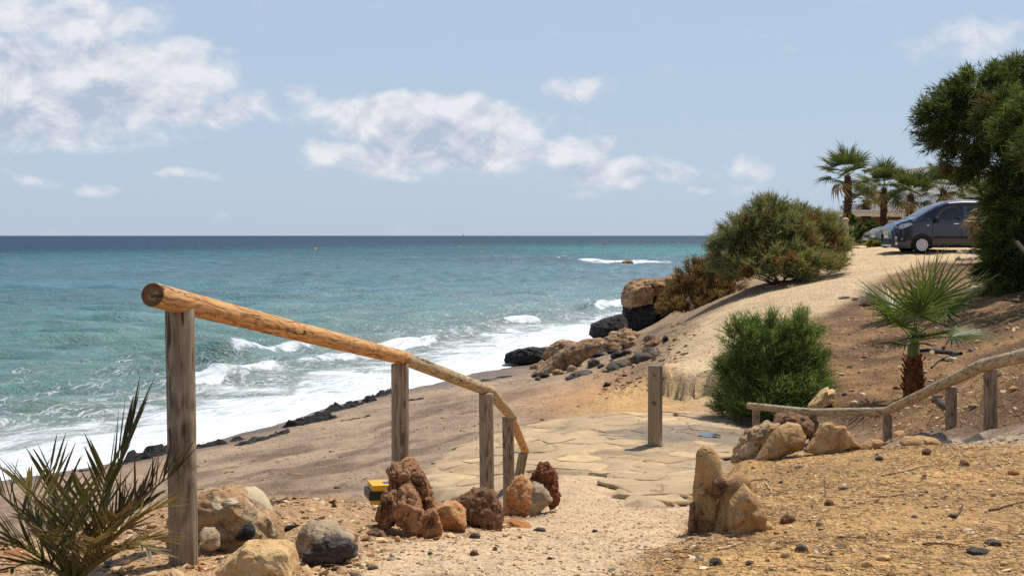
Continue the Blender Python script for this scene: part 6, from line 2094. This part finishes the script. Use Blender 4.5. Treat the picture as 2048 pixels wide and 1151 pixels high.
# the larger twigs and stones one can pick out
TWIG = simple_mat("bleached_twig", srgb(206, 176, 132), .8, 0, .4, 40)
DTWIG = simple_mat("dark_twig", srgb(104, 74, 52), .8, 0, .4, 40)
rng = np.random.default_rng(44)
for i, (lab, px, m) in enumerate([
        ("long bleached forked twig on the dry bank below the flat stone", [(1762, 952), (1800, 945), (1840, 934), (1880, 932), (1905, 913)], TWIG),
        ("thin bleached twig across the middle of the dry bank", [(1745, 994), (1790, 992), (1830, 985), (1845, 982)], TWIG),
        ("dark curved twig at the right edge of the dry bank", [(1982, 1022), (2010, 1014), (2050, 1006)], DTWIG),
        ("short dark twig with a fork in the middle of the dry bank", [(1900, 1035), (1918, 1030), (1926, 1010)], DTWIG),
        ("brown root-like twig low on the dry bank at right", [(1850, 1090), (1890, 1088), (1930, 1098)], DTWIG),
        ("straight pale straw left of centre on the dry bank", [(1615, 1113), (1650, 1116), (1680, 1115)], TWIG),
        ("pale bent straw standing behind the ridged sandstone", [(1532, 966), (1545, 984), (1552, 990)], TWIG),
        ("pale straw beside the standing one behind the sandstone", [(1500, 962), (1530, 958), (1545, 966)], TWIG),
        ("thin upright dry stalk in the middle of the dry bank", [(1648, 993), (1650, 975), (1651, 958)], TWIG),
        ("bleached twig lying at the foot of the tall first post", [(350, 1148), (390, 1122), (430, 1115)], TWIG),
        ("slender dry stem leaning on the foot of the first post", [(350, 1120), (400, 1090), (425, 1072)], TWIG),
        ("pale straw low on the bank in front of the ridged stone", [(1440, 1100), (1470, 1090), (1490, 1087)], TWIG)]):
    p = np.array([at(u, v) for u, v in px])
    if "upright" in lab or "leaning" in lab:
        p = np.array([P(u, v, p[0][1]) for u, v in px])
    t = np.linspace(0, len(px) - 1, 18)
    pp = np.stack([np.interp(t, range(len(px)), p[:, k]) for k in range(3)], 1)
    pp += rng.normal(0, .004, pp.shape)
    if not ("upright" in lab or "leaning" in lab):
        pp[:, 2] = height(pp[:, 0], pp[:, 1]) + .006
    v, f = tube(pp - pp[0], np.linspace(.0055, .0025, 18), 6)
    tag(mesh_obj("twig", v, f, m, loc=pp[0]), lab, "twig")

stone_px = [(950, 1076, 26, 12, 'slate'), (948, 1110, 20, 12, 'brown'), (1080, 1062, 30, 8, 'slate'), (1190, 1064, 14, 7, 'slate'), (990, 1100, 10, 9, 'brown'), (1432, 1129, 30, 16, 'slate'), (1605, 1103, 28, 18, 'slate'), (1578, 1045, 34, 18, 'brown'),
            (1575, 1113, 26, 14, 'cream'), (1535, 1058, 26, 16, 'cream'), (1725, 1076, 20, 12, 'cream'), (1770, 1120, 34, 12, 'cream'), (1735, 1133, 24, 14, 'cream'), (1660, 1010, 22, 12, 'brown'), (1688, 978, 24, 10, 'grey'), (1640, 1050, 16, 9, 'grey'), (1990, 1090, 40, 14, 'slate'), (1960, 1106, 60, 12, 'slate'),
            (1908, 1036, 26, 10, 'slate'), (1830, 1035, 14, 8, 'grey'), (2030, 948, 24, 12, 'orange'), (1930, 932, 22, 14, 'brown'), (1855, 908, 20, 14, 'brown'), (1760, 920, 18, 10, 'slate'), (1600, 935, 20, 8, 'grey'), (670, 1140, 22, 8, 'slate'), (745, 1138, 26, 9, 'slate'), (650, 1128, 20, 9, 'grey'), (565, 1012, 14, 5, 'orange'),
            (795, 1083, 12, 14, 'orange'), (1010, 1073, 12, 6, 'orange'), (1040, 1076, 10, 6, 'orange'), (620, 1060, 14, 10, 'brown'), (1500, 1128, 18, 9, 'slate'), (1660, 1140, 20, 9, 'brown'), (1880, 1075, 14, 8, 'grey'), (2010, 1130, 18, 9, 'cream'), (1555, 1098, 12, 7, 'grey'), (860, 1108, 12, 6, 'slate'), (1100, 1118, 14, 6, 'slate'), (780, 1120, 14, 7, 'grey'),
            (1760, 830, 22, 9, 'brown'), (1795, 778, 20, 8, 'brown'), (1690, 790, 12, 6, 'slate'), (1950, 815, 26, 9, 'grey'), (2000, 750, 24, 10, 'grey'), (1878, 798, 24, 14, 'brown'), (1850, 745, 16, 6, 'grey'), (1905, 720, 26, 8, 'white'), (1720, 745, 10, 5, 'white'), (1655, 745, 14, 6, 'white'), (2030, 780, 22, 9, 'orange'), (1700, 735, 12, 5, 'slate')]
words = {'slate': "dark slate", 'brown': "brown", 'grey': "grey", 'cream': "cream", 'orange': "orange", 'white': "pale"}
marks = [("the slate lump", 660, 1110), ("the cream boulder", 520, 1120), ("the craggy rust-brown rock", 815, 1070), ("the pitted brown rock", 965, 1050), ("the upright orange rock", 1035, 1030), ("the upright sandstone slab", 1400, 1080), ("the ridged sandstone", 1490, 1075),
         ("the smooth tan boulder", 1560, 905), ("the triangular slab", 1670, 900), ("the long flat stone", 1850, 885), ("the forked bleached twig", 1840, 940), ("the dark curved twig", 2015, 1015), ("the root-like twig", 1890, 1092), ("the straight pale straw", 1650, 1115), ("the fan palm's foot", 1826, 790), ("the egg-shaped hillside stone", 1738, 609), ("the fence's thickest post", 1980, 830), ("the green tamarisk", 1640, 790)]
labs = ordinal_labels([("%s %s stone %s" % ("big" if q[2] > 25 else "small", words[q[4]], near_mark(q[0], q[1], marks)), q[0]) for q in stone_px])
for i, ((u, v, w, h, st), lab) in enumerate(zip(stone_px, labs)):
    d = gd(u, v)
    grp = "loose stones on the hillside" if v < 840 else ("loose stones on the dry bank" if u > 1400 else "loose stones on the path")
    rock("loose_stone", lab, [(u - w * .5, v), (u - w * .42, v - h * .6), (u - w * .1, v - h), (u + w * .3, v - h * .8), (u + w * .5, v - h * .2), (u + w * .3, v + 1)], d, st, w * d / F * .42, sub=3, rough=.07, cuts=4, seed=500 + i, cat="stone", group=grp)
